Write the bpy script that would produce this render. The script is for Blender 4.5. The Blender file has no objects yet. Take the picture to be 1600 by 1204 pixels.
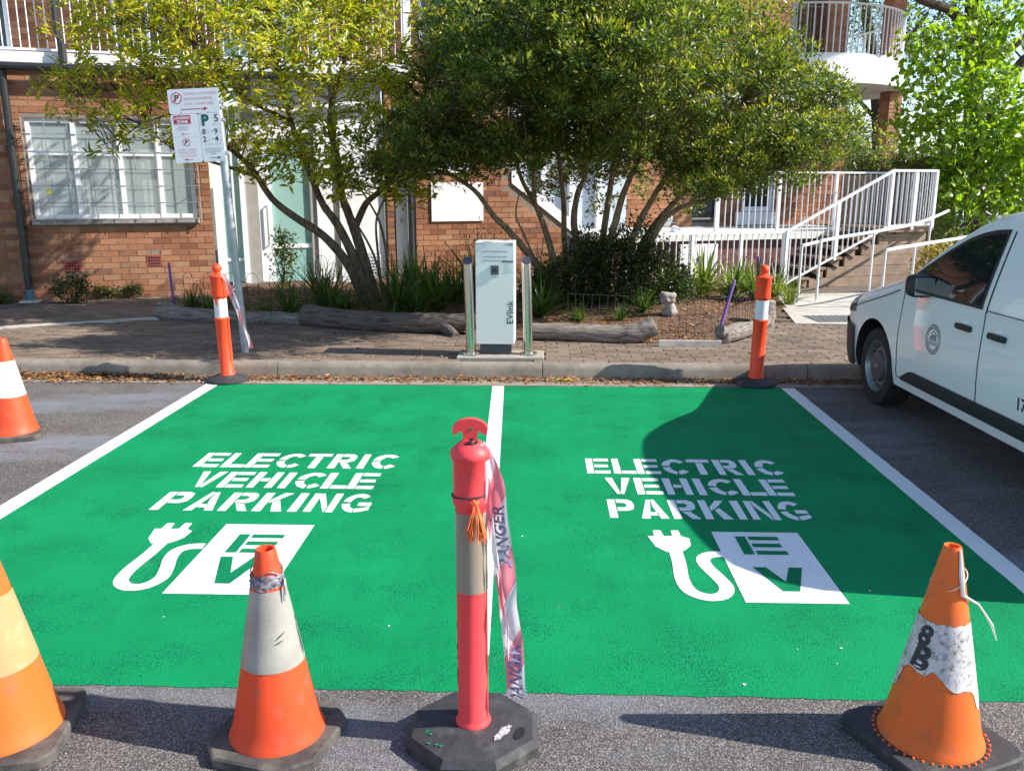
import bpy, bmesh, math, random
import numpy as np
from mathutils import Vector, Matrix

random.seed(7)
rng = np.random.default_rng(11)
R = math.radians
scene = bpy.context.scene
COL = scene.collection

# ------------------------------------------------------------------ camera, sky, sun, exposure
cam_d = bpy.data.cameras.new('camera')
cam_d.sensor_width = 36.0
cam_d.lens = 36.0 * 1350.0 / 1600.0
cam_d.clip_start = 0.05
cam_d.clip_end = 2000.0
cam = bpy.data.objects.new('camera', cam_d)
COL.objects.link(cam)
cam.location = (0.0, 0.0, 1.75)
cam.rotation_euler = (R(90.0 - 13.01), 0.0, R(1.9))
scene.camera = cam

SUN_EL, SUN_AZ = R(35.2), R(-6.0)          # azimuth from +X, negative towards the viewer
sun_vec = Vector((math.cos(SUN_EL) * math.cos(SUN_AZ), math.cos(SUN_EL) * math.sin(SUN_AZ), math.sin(SUN_EL)))
world = bpy.data.worlds.new('World')
scene.world = world
world.use_nodes = True
wn = world.node_tree
for n in list(wn.nodes):
    wn.nodes.remove(n)
sky = wn.nodes.new('ShaderNodeTexSky')
sky.sky_type = 'NISHITA'
sky.sun_disc = False
sky.sun_elevation = SUN_EL
sky.sun_rotation = math.pi / 2 - SUN_AZ
sky.air_density = 1.0
sky.dust_density = 0.35
sky.ozone_density = 1.8
bg = wn.nodes.new('ShaderNodeBackground')
bg.inputs['Strength'].default_value = 0.135
wo = wn.nodes.new('ShaderNodeOutputWorld')
wn.links.new(sky.outputs[0], bg.inputs[0])
wn.links.new(bg.outputs[0], wo.inputs[0])

sun_d = bpy.data.lights.new('sun', 'SUN')
sun_d.energy = 5.0
sun_d.angle = R(0.53)
sun_d.color = (1.0, 0.95, 0.86)
sun = bpy.data.objects.new('sun', sun_d)
COL.objects.link(sun)
sun.rotation_euler = sun_vec.to_track_quat('Z', 'Y').to_euler()
sun.location = (12, -2, 14)

vs = scene.view_settings
vs.view_transform = 'Standard'
vs.look = 'None'
vs.gamma = 1.0
vs.use_curve_mapping = False
vs.exposure = 0.86
scene.render.engine = 'CYCLES'

# ------------------------------------------------------------------ helpers: tags, meshes
def tag(o, label=None, cat=None, group=None, kind=None):
    if label: o['label'] = label
    if cat: o['category'] = cat
    if group: o['group'] = group
    if kind: o['kind'] = kind
    return o

def empty(name, loc=(0, 0, 0), rz=0.0, label=None, cat=None, group=None):
    o = bpy.data.objects.new(name, None)
    o.empty_display_size = 0.1
    COL.objects.link(o)
    o.location = loc
    o.rotation_euler = (0, 0, rz)
    return tag(o, label, cat, group)

def link_mesh(name, me, parent=None, loc=(0, 0, 0), rz=0.0):
    o = bpy.data.objects.new(name, me)
    COL.objects.link(o)
    if parent is not None: o.parent = parent
    o.location = loc
    o.rotation_euler = (0, 0, rz)
    return o

def copy_tree(o, parent=None):
    c = o.copy()
    COL.objects.link(c)
    c.parent = parent
    for ch in list(o.children):
        copy_tree(ch, c)
    return c

class MB:
    """collects shapes that become ONE mesh object"""
    def __init__(self):
        self.v = []; self.f = []; self.uv = None; self.mi = None
    def add(self, vs_, fs_):
        b = len(self.v)
        self.v.extend([tuple(p) for p in vs_])
        self.f.extend([tuple(i + b for i in f) for f in fs_])
        return self
    def box(self, x0, x1, y0, y1, z0, z1, M=None):
        vs_ = [Vector(p) for p in ((x0,y0,z0),(x1,y0,z0),(x1,y1,z0),(x0,y1,z0),(x0,y0,z1),(x1,y0,z1),(x1,y1,z1),(x0,y1,z1))]
        if M is not None: vs_ = [M @ p for p in vs_]
        return self.add(vs_, [(0,3,2,1),(4,5,6,7),(0,1,5,4),(1,2,6,5),(2,3,7,6),(3,0,4,7)])
    def cbox(self, x0, x1, y0, y1, z0, z1, c=0.01, M=None):
        """box with chamfered edges"""
        bm = bmesh.new()
        bmesh.ops.create_cube(bm, size=1.0)
        for p in bm.verts:
            p.co = Vector(((x0+x1)/2 + p.co.x*(x1-x0), (y0+y1)/2 + p.co.y*(y1-y0), (z0+z1)/2 + p.co.z*(z1-z0)))
        bmesh.ops.bevel(bm, geom=list(bm.edges), offset=c, segments=2, profile=0.5, affect='EDGES')
        bm.verts.ensure_lookup_table()
        vs_ = [p.co.copy() if M is None else M @ p.co for p in bm.verts]
        fs_ = [tuple(q.index for q in f.verts) for f in bm.faces]
        bm.verts.index_update()
        fs_ = [tuple(q.index for q in f.verts) for f in bm.faces]
        bm.free()
        return self.add(vs_, fs_)
    def tube(self, pts, rad, n=8, cap=True, jitter=0.0):
        pts = [Vector(p) for p in pts]
        if not hasattr(rad, '__len__'): rad = [rad] * len(pts)
        rings = []
        prev = None
        for i, p in enumerate(pts):
            d = (pts[min(i+1, len(pts)-1)] - pts[max(i-1, 0)])
            if d.length < 1e-9: d = Vector((0, 0, 1))
            d.normalize()
            if prev is None:
                a = Vector((0, 0, 1)) if abs(d.z) < 0.9 else Vector((1, 0, 0))
                x = d.cross(a).normalized()
            else:
                x = (prev - d * prev.dot(d))
                x = x.normalized() if x.length > 1e-6 else d.orthogonal().normalized()
            prev = x
            y = d.cross(x)
            ring = []
            for k in range(n):
                t = 2 * math.pi * k / n
                r = rad[i] * (1 + (random.uniform(-jitter, jitter) if jitter else 0))
                ring.append(p + x * (r * math.cos(t)) + y * (r * math.sin(t)))
            rings.append(ring)
        vs_ = [q for r_ in rings for q in r_]
        fs_ = []
        for i in range(len(rings) - 1):
            for k in range(n):
                a, b2 = i*n + k, i*n + (k+1) % n
                fs_.append((a, b2, b2 + n, a + n))
        if cap:
            fs_.append(tuple(range(n - 1, -1, -1)))
            fs_.append(tuple((len(rings)-1)*n + k for k in range(n)))
        return self.add(vs_, fs_)
    def lathe(self, prof, n=32, c=(0, 0, 0), cap=True, ang=0.0):
        vs_, fs_ = [], []
        for (r, z) in prof:
            for k in range(n):
                t = 2 * math.pi * k / n + ang
                vs_.append((c[0] + r*math.cos(t), c[1] + r*math.sin(t), c[2] + z))
        for i in range(len(prof) - 1):
            for k in range(n):
                a, b2 = i*n + k, i*n + (k+1) % n
                fs_.append((a, b2, b2 + n, a + n))
        if cap:
            fs_.append(tuple(range(n - 1, -1, -1)))
            fs_.append(tuple((len(prof)-1)*n + k for k in range(n)))
        return self.add(vs_, fs_)
    def prism(self, poly, z0, z1, M=None):
        """extrude a 2D polygon (counter-clockwise) from z0 to z1"""
        n = len(poly)
        vs_ = [Vector((x, y, z0)) for x, y in poly] + [Vector((x, y, z1)) for x, y in poly]
        if M is not None: vs_ = [M @ p for p in vs_]
        fs_ = [tuple(range(n - 1, -1, -1)), tuple(range(n, 2*n))]
        fs_ += [(i, (i+1) % n, n + (i+1) % n, n + i) for i in range(n)]
        return self.add(vs_, fs_)
    def poly(self, pts):
        return self.add(pts, [tuple(range(len(pts)))])
    def grid(self, rows):
        m = len(rows[0])
        vs_ = [p for r_ in rows for p in r_]
        fs_ = [(i*m+k, i*m+k+1, (i+1)*m+k+1, (i+1)*m+k) for i in range(len(rows)-1) for k in range(m-1)]
        return self.add(vs_, fs_)
    def mesh(self, name, m=None, smooth=False, angle=35):
        me = bpy.data.meshes.new(name)
        me.from_pydata([tuple(p) for p in self.v], [], self.f)
        if m is not None:
            for q in (m if isinstance(m, (list, tuple)) else [m]): me.materials.append(q)
        if self.mi: me.polygons.foreach_set('material_index', self.mi)
        if smooth:
            me.polygons.foreach_set('use_smooth', [True] * len(me.polygons))
            me.set_sharp_from_angle(angle=R(angle))
        me.update()
        return me
    def build(self, name, m=None, parent=None, smooth=False, angle=35, loc=(0, 0, 0), rz=0.0):
        return link_mesh(name, self.mesh(name, m, smooth, angle), parent, loc, rz)

def np_mesh(name, verts, faces4, mats, colors=None, smooth=False):
    """fast mesh from arrays: verts (n,3), faces (m,k); colors per face -> corner attribute 'tint'"""
    me = bpy.data.meshes.new(name)
    nv, (nf, k) = len(verts), faces4.shape
    me.vertices.add(nv)
    me.vertices.foreach_set('co', np.ascontiguousarray(verts, dtype=np.float32).ravel())
    me.loops.add(nf * k)
    me.loops.foreach_set('vertex_index', np.ascontiguousarray(faces4, dtype=np.int32).ravel())
    me.polygons.add(nf)
    me.polygons.foreach_set('loop_start', np.arange(0, nf * k, k, dtype=np.int32))
    me.polygons.foreach_set('loop_total', np.full(nf, k, dtype=np.int32))
    if smooth: me.polygons.foreach_set('use_smooth', np.ones(nf, dtype=bool))
    me.update(calc_edges=True)
    if colors is not None:
        at = me.attributes.new('tint', 'FLOAT_COLOR', 'FACE')
        at.data.foreach_set('color', np.concatenate([colors, np.ones((nf, 1))], 1).astype(np.float32).ravel())
    for q in (mats if isinstance(mats, (list, tuple)) else [mats]): me.materials.append(q)
    return me

# ------------------------------------------------------------------ materials (all procedural)
class NT:
    def __init__(self, name):
        self.m = bpy.data.materials.new(name)
        self.m.use_nodes = True
        self.t = self.m.node_tree
        self.bsdf = self.t.nodes['Principled BSDF']
        self.pos = None
    def n(self, kind, **kw):
        q = self.t.nodes.new(kind)
        for k, val in kw.items():
            if k in q.inputs: q.inputs[k].default_value = val
            else: setattr(q, k, val)
        return q
    def l(self, a, b): self.t.links.new(a, b)
    def P(self):
        if self.pos is None: self.pos = self.n('ShaderNodeNewGeometry')
        return self.pos.outputs['Position']
    def noise(self, scale, detail=4.0, rough=0.55, vec=None, stretch=None):
        q = self.n('ShaderNodeTexNoise')
        q.inputs['Scale'].default_value = scale
        q.inputs['Detail'].default_value = detail
        q.inputs['Roughness'].default_value = rough
        src = vec if vec is not None else self.P()
        if stretch:
            mp = self.n('ShaderNodeMapping')
            mp.inputs['Scale'].default_value = stretch
            self.l(src, mp.inputs['Vector']); src = mp.outputs[0]
        self.l(src, q.inputs['Vector'])
        return q.outputs['Fac']
    def ramp(self, fac, stops, interp='LINEAR'):
        q = self.n('ShaderNodeValToRGB')
        q.color_ramp.interpolation = interp
        e = q.color_ramp.elements
        while len(e) < len(stops): e.new(0.5)
        for i, (p, c) in enumerate(stops):
            e[i].position = p
            e[i].color = (c[0], c[1], c[2], 1) if hasattr(c, '__len__') else (c, c, c, 1)
        self.l(fac, q.inputs['Fac'])
        return q.outputs['Color']
    def mix(self, fac, a, b, mode='MIX'):
        q = self.n('ShaderNodeMix', data_type='RGBA', blend_type=mode)
        for sock, val in ((q.inputs[0], fac), (q.inputs[6], a), (q.inputs[7], b)):
            if hasattr(val, 'is_linked') or hasattr(val, 'links'): self.l(val, sock)
            elif hasattr(val, '__len__'): sock.default_value = (val[0], val[1], val[2], 1)
            else: sock.default_value = val
        return q.outputs[2]
    def math(self, op, a, b=0.0):
        q = self.n('ShaderNodeMath', operation=op)
        for sock, val in ((q.inputs[0], a), (q.inputs[1], b)):
            if hasattr(val, 'links'): self.l(val, sock)
            else: sock.default_value = val
        return q.outputs[0]
    def base(self, val):
        s = self.bsdf.inputs['Base Color']
        if hasattr(val, 'links'): self.l(val, s)
        else: s.default_value = (val[0], val[1], val[2], 1)
    def set(self, **kw):
        for k, val in kw.items():
            s = self.bsdf.inputs[k.replace('_', ' ')]
            if hasattr(val, 'links'): self.l(val, s)
            else: s.default_value = val
        return self
    def bump(self, h, strength=0.3, dist=0.01):
        q = self.n('ShaderNodeBump')
        q.inputs['Strength'].default_value = strength
        q.inputs['Distance'].default_value = dist
        self.l(h, q.inputs['Height'])
        self.l(q.outputs[0], self.bsdf.inputs['Normal'])

def simple(name, c, rough=0.5, metal=0.0, var=0.12, scale=6.0, bump=0.0, bscale=60.0, spec=0.5, coat=0.0, dirt=None):
    t = NT(name)
    d = [max(0, q * (1 - var)) for q in c]
    b_ = [min(1, q * (1 + var)) for q in c]
    colr = t.ramp(t.noise(scale, 5.0), [(0.3, d), (0.7, b_)])
    if dirt:
        colr = t.mix(t.ramp(t.noise(dirt[1], 6.0, 0.65), [(dirt[2], 0.0), (dirt[3], 1.0)]), colr, dirt[0])
    t.base(colr)
    t.set(Roughness=rough, Metallic=metal, Specular_IOR_Level=spec, Coat_Weight=coat)
    if bump: t.bump(t.noise(bscale, 4.0), bump, 0.006)
    return t.m

M = {}
# asphalt: aggregate speckle, worn patches
def asphalt(name, lo, hi, stone, patch=None):
    t = NT(name)
    vor = t.n('ShaderNodeTexVoronoi'); vor.inputs['Scale'].default_value = 240.0
    t.l(t.P(), vor.inputs['Vector'])
    sep = t.n('ShaderNodeSeparateColor'); t.l(vor.outputs['Color'], sep.inputs[0])
    c = t.ramp(sep.outputs[0], [(0.0, lo), (0.55, hi), (0.86, stone), (1.0, [q*1.5 for q in stone])])
    big = t.ramp(t.noise(1.7, 6.0, 0.6), [(0.3, 0.78), (0.7, 1.12)])
    c = t.mix(1.0, c, big, 'MULTIPLY')
    if patch:
        f = t.ramp(t.noise(0.9, 7.0, 0.62, stretch=(0.5, 1.6, 1)), [(0.50, 0.0), (0.66, 0.75)])
        c = t.mix(f, c, patch)
    oil = t.ramp(t.noise(3.1, 7.0, 0.7), [(0.56, 0.0), (0.74, 0.55)])
    c = t.mix(oil, c, (0.05, 0.046, 0.045))
    t.base(c)
    t.set(Roughness=0.85, Specular_IOR_Level=0.3)
    h = t.math('ADD', t.math('MULTIPLY', vor.outputs['Distance'], 0.7), t.noise(90.0, 3.0))
    t.bump(h, 0.55, 0.005)
    return t.m
M['asphalt'] = asphalt('asphalt', (0.050, 0.045, 0.043), (0.104, 0.094, 0.089), (0.22, 0.195, 0.178), (0.20, 0.215, 0.25))
M['ground'] = simple('far_ground', (0.12, 0.11, 0.07), 0.95, var=0.4, scale=0.8)

def road_paint(name, c, dark, worn, wear_lo, wear_hi, pits=0.62):
    t = NT(name)
    vor = t.n('ShaderNodeTexVoronoi'); vor.inputs['Scale'].default_value = 170.0
    t.l(t.P(), vor.inputs['Vector'])
    fine = t.noise(115.0, 2.0, 0.6)
    broad = t.noise(1.5, 7.0, 0.62)
    col_ = t.mix(t.ramp(broad, [(0.32, 0.0), (0.7, 1.0)]), dark, c)
    pit = t.ramp(t.math('ADD', t.math('MULTIPLY', fine, 0.75), t.math('MULTIPLY', t.noise(2.6, 6.0, 0.65), 0.55)), [(0.52, 1.0), (0.60, 0.0)])
    col_ = t.mix(t.math('MULTIPLY', pit, pits), col_, (0.002, 0.075, 0.035) if c[0] < 0.3 else (0.35, 0.36, 0.36))
    tr_ = t.ramp(t.noise(1.1, 6.0, 0.68, stretch=(2.2, .35, 1)), [(0.36, 0.86), (0.5, 1.0), (0.7, 1.0), (0.82, 1.06)])
    col_ = t.mix(0.8 if c[0] < .3 else 0.25, col_, tr_, 'MULTIPLY')
    w = t.ramp(t.math('ADD', t.math('MULTIPLY', t.noise(2.3, 8.0, 0.7), 0.75), t.math('MULTIPLY', t.noise(40.0, 4.0, 0.7), 0.25)), [(wear_lo, 0.0), (wear_hi, 0.5)])
    col_ = t.mix(w, col_, worn)
    t.base(col_)
    t.set(Roughness=0.8, Specular_IOR_Level=0.12)
    t.bump(t.math('ADD', t.math('MULTIPLY', vor.outputs['Distance'], 0.5), t.noise(190.0, 3.0)), 0.75, 0.004)
    return t.m
M['green'] = road_paint('green_road_paint', (0.003, 0.272, 0.096), (0.002, 0.205, 0.072), (0.075, 0.26, 0.14), 0.60, 0.72)
M['green2'] = road_paint('green_road_paint_letters', (0.002, 0.22, 0.085), (0.002, 0.18, 0.07), (0.08, 0.24, 0.13), 0.62, 0.75)
M['white_line'] = road_paint('white_road_paint', (0.80, 0.80, 0.79), (0.74, 0.74, 0.74), (0.60, 0.62, 0.60), 0.58, 0.75, 0.12)

# concrete
def concrete(name, c, stain=(0.16, 0.14, 0.12)):
    t = NT(name)
    a = t.ramp(t.noise(14.0, 7.0, 0.65), [(0.3, [q*0.8 for q in c]), (0.7, [min(1, q*1.15) for q in c])])
    st = t.ramp(t.noise(1.6, 6.0, 0.65), [(0.48, 0.0), (0.72, 0.7)])
    t.base(t.mix(st, a, stain))
    t.set(Roughness=0.9, Specular_IOR_Level=0.25)
    t.bump(t.noise(160.0, 4.0), 0.35, 0.004)
    return t.m
M['concrete'] = concrete('kerb_concrete', (0.26, 0.222, 0.18), (0.10, 0.082, 0.064))
M['path'] = concrete('path_concrete', (0.50, 0.47, 0.42), (0.36, 0.33, 0.29))
M['gutter'] = concrete('gutter_concrete', (0.30, 0.25, 0.20), (0.17, 0.125, 0.09))

def brick_mat(name, stops, rough=0.88):
    t = NT(name)
    oi = t.n('ShaderNodeObjectInfo')
    t.P()
    f = t.math('FRACT', t.math('ADD', oi.outputs['Random'], t.pos.outputs['Random Per Island']))
    c = t.ramp(f, stops)
    c = t.mix(0.55, c, t.ramp(t.noise(55.0, 5.0, 0.65), [(0.3, 0.62), (0.72, 1.2)]), 'MULTIPLY')
    c = t.mix(0.8, c, t.ramp(t.noise(1.3, 6.0, 0.65), [(0.3, 0.62), (0.7, 1.12)]), 'MULTIPLY')
    t.base(c)
    t.set(Roughness=rough, Specular_IOR_Level=0.25)
    t.bump(t.noise(130.0, 4.0), 0.4, 0.004)
    return t.m
M['brick'] = brick_mat('red_brick', [(0.0, (0.25, 0.100, 0.055)), (0.30, (0.35, 0.150, 0.080)), (0.60, (0.42, 0.195, 0.105)), (0.82, (0.43, 0.235, 0.135)), (0.93, (0.30, 0.14, 0.085)), (1.0, (0.21, 0.10, 0.07))])
M['brick_pink'] = brick_mat('pale_brick', [(0.0, (0.36, 0.15, 0.09)), (0.5, (0.46, 0.21, 0.13)), (1.0, (0.42, 0.20, 0.14))])
M['paver'] = brick_mat('brick_paver', [(0.0, (0.175, 0.128, 0.098)), (0.4, (0.225, 0.170, 0.130)), (0.75, (0.265, 0.200, 0.155)), (1.0, (0.16, 0.122, 0.096))])
M['mortar'] = simple('mortar', (0.23, 0.17, 0.13), 0.95, var=0.25, scale=20, bump=0.4)
M['joint'] = simple('paver_joint_sand', (0.125, 0.098, 0.078), 0.95, var=0.3, scale=20)
M['vent_red'] = simple('terracotta_vent', (0.34, 0.06, 0.045), 0.8)
M['white'] = simple('white_painted_metal', (0.79, 0.80, 0.82), 0.42, var=0.04, scale=2)
M['white_wall'] = simple('white_painted_wall', (0.78, 0.78, 0.78), 0.7, var=0.05, scale=1.5)
M['white_board'] = simple('white_board', (0.80, 0.79, 0.80), 0.5, var=0.02)
M['grey_frame'] = simple('grey_brown_frame', (0.34, 0.31, 0.28), 0.6)
M['stone_sill'] = simple('stone_sill', (0.27, 0.25, 0.23), 0.9, var=0.35, scale=9, bump=0.4)
M['black_metal'] = simple('black_painted_metal', (0.022, 0.023, 0.025), 0.4, var=0.2)
M['blue_cap'] = simple('blue_grey_pipe_shoe', (0.10, 0.16, 0.22), 0.6)
M['grille'] = simple('grey_grille_wire', (0.33, 0.34, 0.35), 0.5, 0.3)
M['dark_room'] = simple('dark_interior', (0.02, 0.02, 0.025), 0.9)
M['blind'] = simple('white_blind', (0.80, 0.82, 0.82), 0.9, var=0.1, scale=1.2)
M['steel'] = simple('stainless_steel', (0.62, 0.60, 0.55), 0.22, 1.0, var=0.06, scale=20)
M['galv'] = simple('galvanised_pole', (0.36, 0.39, 0.42), 0.5, 0.55, var=0.15, scale=14)
M['rail'] = simple('white_steel_rail', (0.70, 0.69, 0.70), 0.4, 0.1, var=0.05)
M['timber'] = simple('weathered_timber_plank', (0.27, 0.19, 0.135), 0.85, var=0.25, scale=6, bump=0.3)
M['tread'] = simple('timber_tread', (0.23, 0.16, 0.10), 0.8, var=0.2)
M['purple'] = simple('purple_painted_stake', (0.15, 0.07, 0.30), 0.6)
M['wire'] = simple('thin_dark_wire', (0.05, 0.05, 0.045), 0.6, 0.3)
M['tactile'] = simple('grey_drain_grate', (0.16, 0.165, 0.17), 0.6, 0.4)

def glass_mat(name, c, rough=0.04, alpha_mix=0.0):
    t = NT(name)
    t.base(c); t.set(Roughness=rough, Specular_IOR_Level=0.6)
    if alpha_mix:
        tr = t.n('ShaderNodeBsdfTransparent'); mx = t.n('ShaderNodeMixShader')
        mx.inputs[0].default_value = alpha_mix
        out = t.t.nodes['Material Output']
        t.l(t.bsdf.outputs[0], mx.inputs[1]); t.l(tr.outputs[0], mx.inputs[2]); t.l(mx.outputs[0], out.inputs[0])
    return t.m
M['pane'] = glass_mat('window_glass', (0.45, 0.52, 0.53), 0.08, 0.62)
M['mint_glass'] = glass_mat('mint_door_glass', (0.30, 0.50, 0.46), 0.12, 0.12)
M['dark_glass'] = glass_mat('dark_window_glass', (0.03, 0.045, 0.05), 0.05)
M['car_glass'] = glass_mat('car_glass', (0.012, 0.016, 0.018), 0.03)
M['car_paint'] = simple('white_car_paint', (0.84, 0.85, 0.85), 0.30, var=0.02, scale=1.0, coat=0.8)
M['car_black'] = simple('black_car_plastic', (0.022, 0.022, 0.023), 0.55)
M['tyre'] = simple('tyre_rubber', (0.018, 0.018, 0.018), 0.85)
M['wheel'] = simple('steel_wheel', (0.30, 0.30, 0.30), 0.4, 0.7)
M['wheel_dark'] = simple('wheel_hub_plastic', (0.07, 0.07, 0.07), 0.5)
M['lamp_glass'] = simple('headlamp_lens', (0.10, 0.11, 0.12), 0.08)
M['emblem'] = simple('grey_emblem_print', (0.16, 0.17, 0.17), 0.5)
M['black_print'] = simple('black_print', (0.03, 0.03, 0.035), 0.6)
M['grey_print'] = simple('grey_print', (0.42, 0.44, 0.46), 0.6)
M['red_print'] = simple('red_print', (0.50, 0.02, 0.05), 0.6)
M['pale_red_print'] = simple('faded_red_print', (0.62, 0.25, 0.30), 0.6)
M['green_print'] = simple('green_print', (0.0, 0.10, 0.085), 0.6)
M['sign_white'] = simple('sign_sheeting', (0.76, 0.76, 0.80), 0.45, var=0.03)
M['charger'] = simple('charger_panel', (0.80, 0.77, 0.75), 0.35, var=0.03, scale=3)
M['charger_plinth'] = simple('charger_plinth', (0.055, 0.06, 0.068), 0.6)
M['rubber'] = simple('black_rubber_base', (0.035, 0.035, 0.038), 0.75, var=0.3, scale=18, bump=0.3, dirt=((0.13, 0.12, 0.105), 9.0, 0.55, 0.8))
M['rubber_dusty'] = simple('dusty_rubber_base', (0.055, 0.05, 0.046), 0.9, var=0.35, scale=18, bump=0.3, dirt=((0.15, 0.13, 0.108), 8.0, 0.44, 0.72))
def cone_plastic(name, c, dirtc=(0.26, 0.11, 0.07), lo=0.54, hi=0.80):
    return simple(name, c, 0.5, var=0.08, scale=4, dirt=(dirtc, 16.0, lo, hi), spec=0.4, bump=0.08, bscale=25)
M['cone_orange'] = cone_plastic('orange_cone_plastic', (0.76, 0.135, 0.016))
M['cone_amber'] = cone_plastic('amber_orange_cone_plastic', (0.80, 0.125, 0.018))
M['cone_red'] = cone_plastic('red_orange_cone_plastic', (0.76, 0.07, 0.018))
M['boll_red'] = cone_plastic('faded_red_bollard_plastic', (0.80, 0.062, 0.068), (0.45, 0.08, 0.07))
M['boll_orange'] = cone_plastic('orange_bollard_plastic', (0.93, 0.075, 0.022), (0.5, .08, .04), .66, .9)
M['band_cream'] = simple('cream_reflective_band', (0.44, 0.265, 0.12), 0.45, var=0.1, scale=7, dirt=((0.45, 0.36, 0.22), 24.0, 0.56, 0.8))
M['band_grey'] = simple('grey_reflective_band', (0.31, 0.30, 0.265), 0.4, var=0.2, scale=8, dirt=((0.20, 0.19, 0.18), 15.0, 0.6, 0.85))
M['band_white'] = simple('white_reflective_band', (0.72, 0.70, 0.72), 0.4, var=0.06, scale=8)
M['band_dirty'] = simple('dirty_white_band', (0.55, 0.53, 0.53), 0.6, var=0.25, scale=14, dirt=((0.16, 0.13, 0.11), 70.0, 0.5, 0.66))
M['band_tan'] = simple('tan_reflective_band', (0.27, 0.225, 0.175), 0.35, var=0.06, scale=5)
M['tassel'] = simple('orange_string', (0.85, 0.20, 0.05), 0.8, var=0.2, scale=60)
M['cord'] = simple('dark_cord', (0.05, 0.03, 0.03), 0.8)
M['white_string'] = simple('white_plastic_string', (0.75, 0.72, 0.72), 0.6)

def tape_mat():
    t = NT('red_white_danger_tape')
    uv = t.n('ShaderNodeUVMap')
    sep = t.n('ShaderNodeSeparateXYZ'); t.l(uv.outputs[0], sep.inputs[0])
    s = t.math('FRACT', t.math('ADD', t.math('MULTIPLY', sep.outputs[0], 3.6), t.math('MULTIPLY', sep.outputs[1], 5.0)))
    c = t.ramp(s, [(0.0, (0.82, 0.78, 0.82)), (0.56, (0.80, 0.26, 0.33))], 'CONSTANT')
    t.base(c); t.set(Roughness=0.3, Specular_IOR_Level=0.5)
    tr = t.n('ShaderNodeBsdfTranslucent'); mx = t.n('ShaderNodeMixShader'); mx.inputs[0].default_value = 0.45
    t.l(c, tr.inputs[0])
    out = t.t.nodes['Material Output']
    t.l(t.bsdf.outputs[0], mx.inputs[1]); t.l(tr.outputs[0], mx.inputs[2]); t.l(mx.outputs[0], out.inputs[0])
    return t.m
M['tape'] = tape_mat()

def leaf_mat(name, rough=0.36, trans=0.45, spec=0.5):
    t = NT(name)
    at = t.n('ShaderNodeAttribute', attribute_name='tint')
    c = at.outputs['Color']
    t.base(c); t.set(Roughness=rough, Specular_IOR_Level=spec)
    tr = t.n('ShaderNodeBsdfTranslucent'); mx = t.n('ShaderNodeMixShader'); mx.inputs[0].default_value = trans
    t.l(t.mix(1.0, c, (1.5, 1.6, 0.5), 'MULTIPLY'), tr.inputs[0])
    out = t.t.nodes['Material Output']
    t.l(t.bsdf.outputs[0], mx.inputs[1]); t.l(tr.outputs[0], mx.inputs[2]); t.l(mx.outputs[0], out.inputs[0])
    return t.m
M['leaf'] = leaf_mat('leaf')
M['dry_leaf'] = leaf_mat('dry_leaf', 0.8, 0.15, 0.2)

def bark(name, a, b_, scale=18.0):
    t = NT(name)
    c = t.ramp(t.noise(scale, 6.0, 0.7, stretch=(1, 1, 0.35)), [(0.3, a), (0.7, b_)])
    t.base(c); t.set(Roughness=0.9, Specular_IOR_Level=0.2)
    t.bump(t.noise(scale * 2.5, 5.0, 0.65, stretch=(1, 1, 0.3)), 0.7, 0.02)
    return t.m
M['bark'] = bark('tree_bark', (0.05, 0.036, 0.026), (0.25, 0.185, 0.13))
M['bark_pale'] = bark('pale_tree_bark', (0.09, 0.066, 0.042), (0.38, 0.29, 0.19))
M['bark_dark'] = bark('dark_tree_bark', (0.03, 0.024, 0.02), (0.10, 0.08, 0.06))
def log_mat(name, a, b_, crack):
    t = NT(name)
    tc = t.n('ShaderNodeTexCoord')
    st = (2.2, 26, 26)
    n1 = t.noise(1.6, 6.0, 0.7, vec=tc.outputs['Object'], stretch=st)
    c = t.ramp(n1, [(0.28, crack), (0.42, a), (0.72, b_)])
    t.base(c); t.set(Roughness=0.95, Specular_IOR_Level=0.15)
    t.bump(n1, 0.9, 0.03)
    return t.m
M['log'] = log_mat('weathered_log', (0.17, 0.145, 0.125), (0.42, 0.37, 0.33), (0.04, 0.03, 0.025))
M['log_dark'] = log_mat('dark_weathered_log', (0.10, 0.082, 0.07), (0.24, 0.20, 0.17), (0.025, 0.02, 0.016))
M['log_end'] = simple('cut_log_end', (0.40, 0.33, 0.27), 0.9, var=0.3, scale=25, bump=0.4)
M['soil'] = simple('garden_soil_mulch', (0.13, 0.075, 0.045), 0.98, var=0.5, scale=22, bump=0.9, bscale=45)
M['stone'] = simple('weathered_ornament', (0.30, 0.26, 0.23), 0.9, var=0.3, scale=18, bump=0.5)

# ------------------------------------------------------------------ flat lettering from Blender's own built-in font
def text_shape(s, size=1.0, bold=0.0, align='LEFT', sx=1.0, space=1.0):
    cu = bpy.data.curves.new('txt', 'FONT')
    cu.body = s; cu.size = size; cu.align_x = align; cu.resolution_u = 3; cu.offset = bold; cu.fill_mode = 'FRONT'
    cu.space_character = space
    o = bpy.data.objects.new('txt', cu)
    COL.objects.link(o)
    dg = bpy.context.evaluated_depsgraph_get()
    me = o.evaluated_get(dg).to_mesh()
    vs_ = [(p.co.x * sx, p.co.y) for p in me.vertices]
    fs_ = [tuple(p.vertices) for p in me.polygons]
    o.evaluated_get(dg).to_mesh_clear()
    bpy.data.objects.remove(o); bpy.data.curves.remove(cu)
    return vs_, fs_

def put_text(mb, s, fn, size, **kw):
    vs_, fs_ = text_shape(s, size, **kw)
    mb.add([fn(x, y) for x, y in vs_], fs_)

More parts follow.
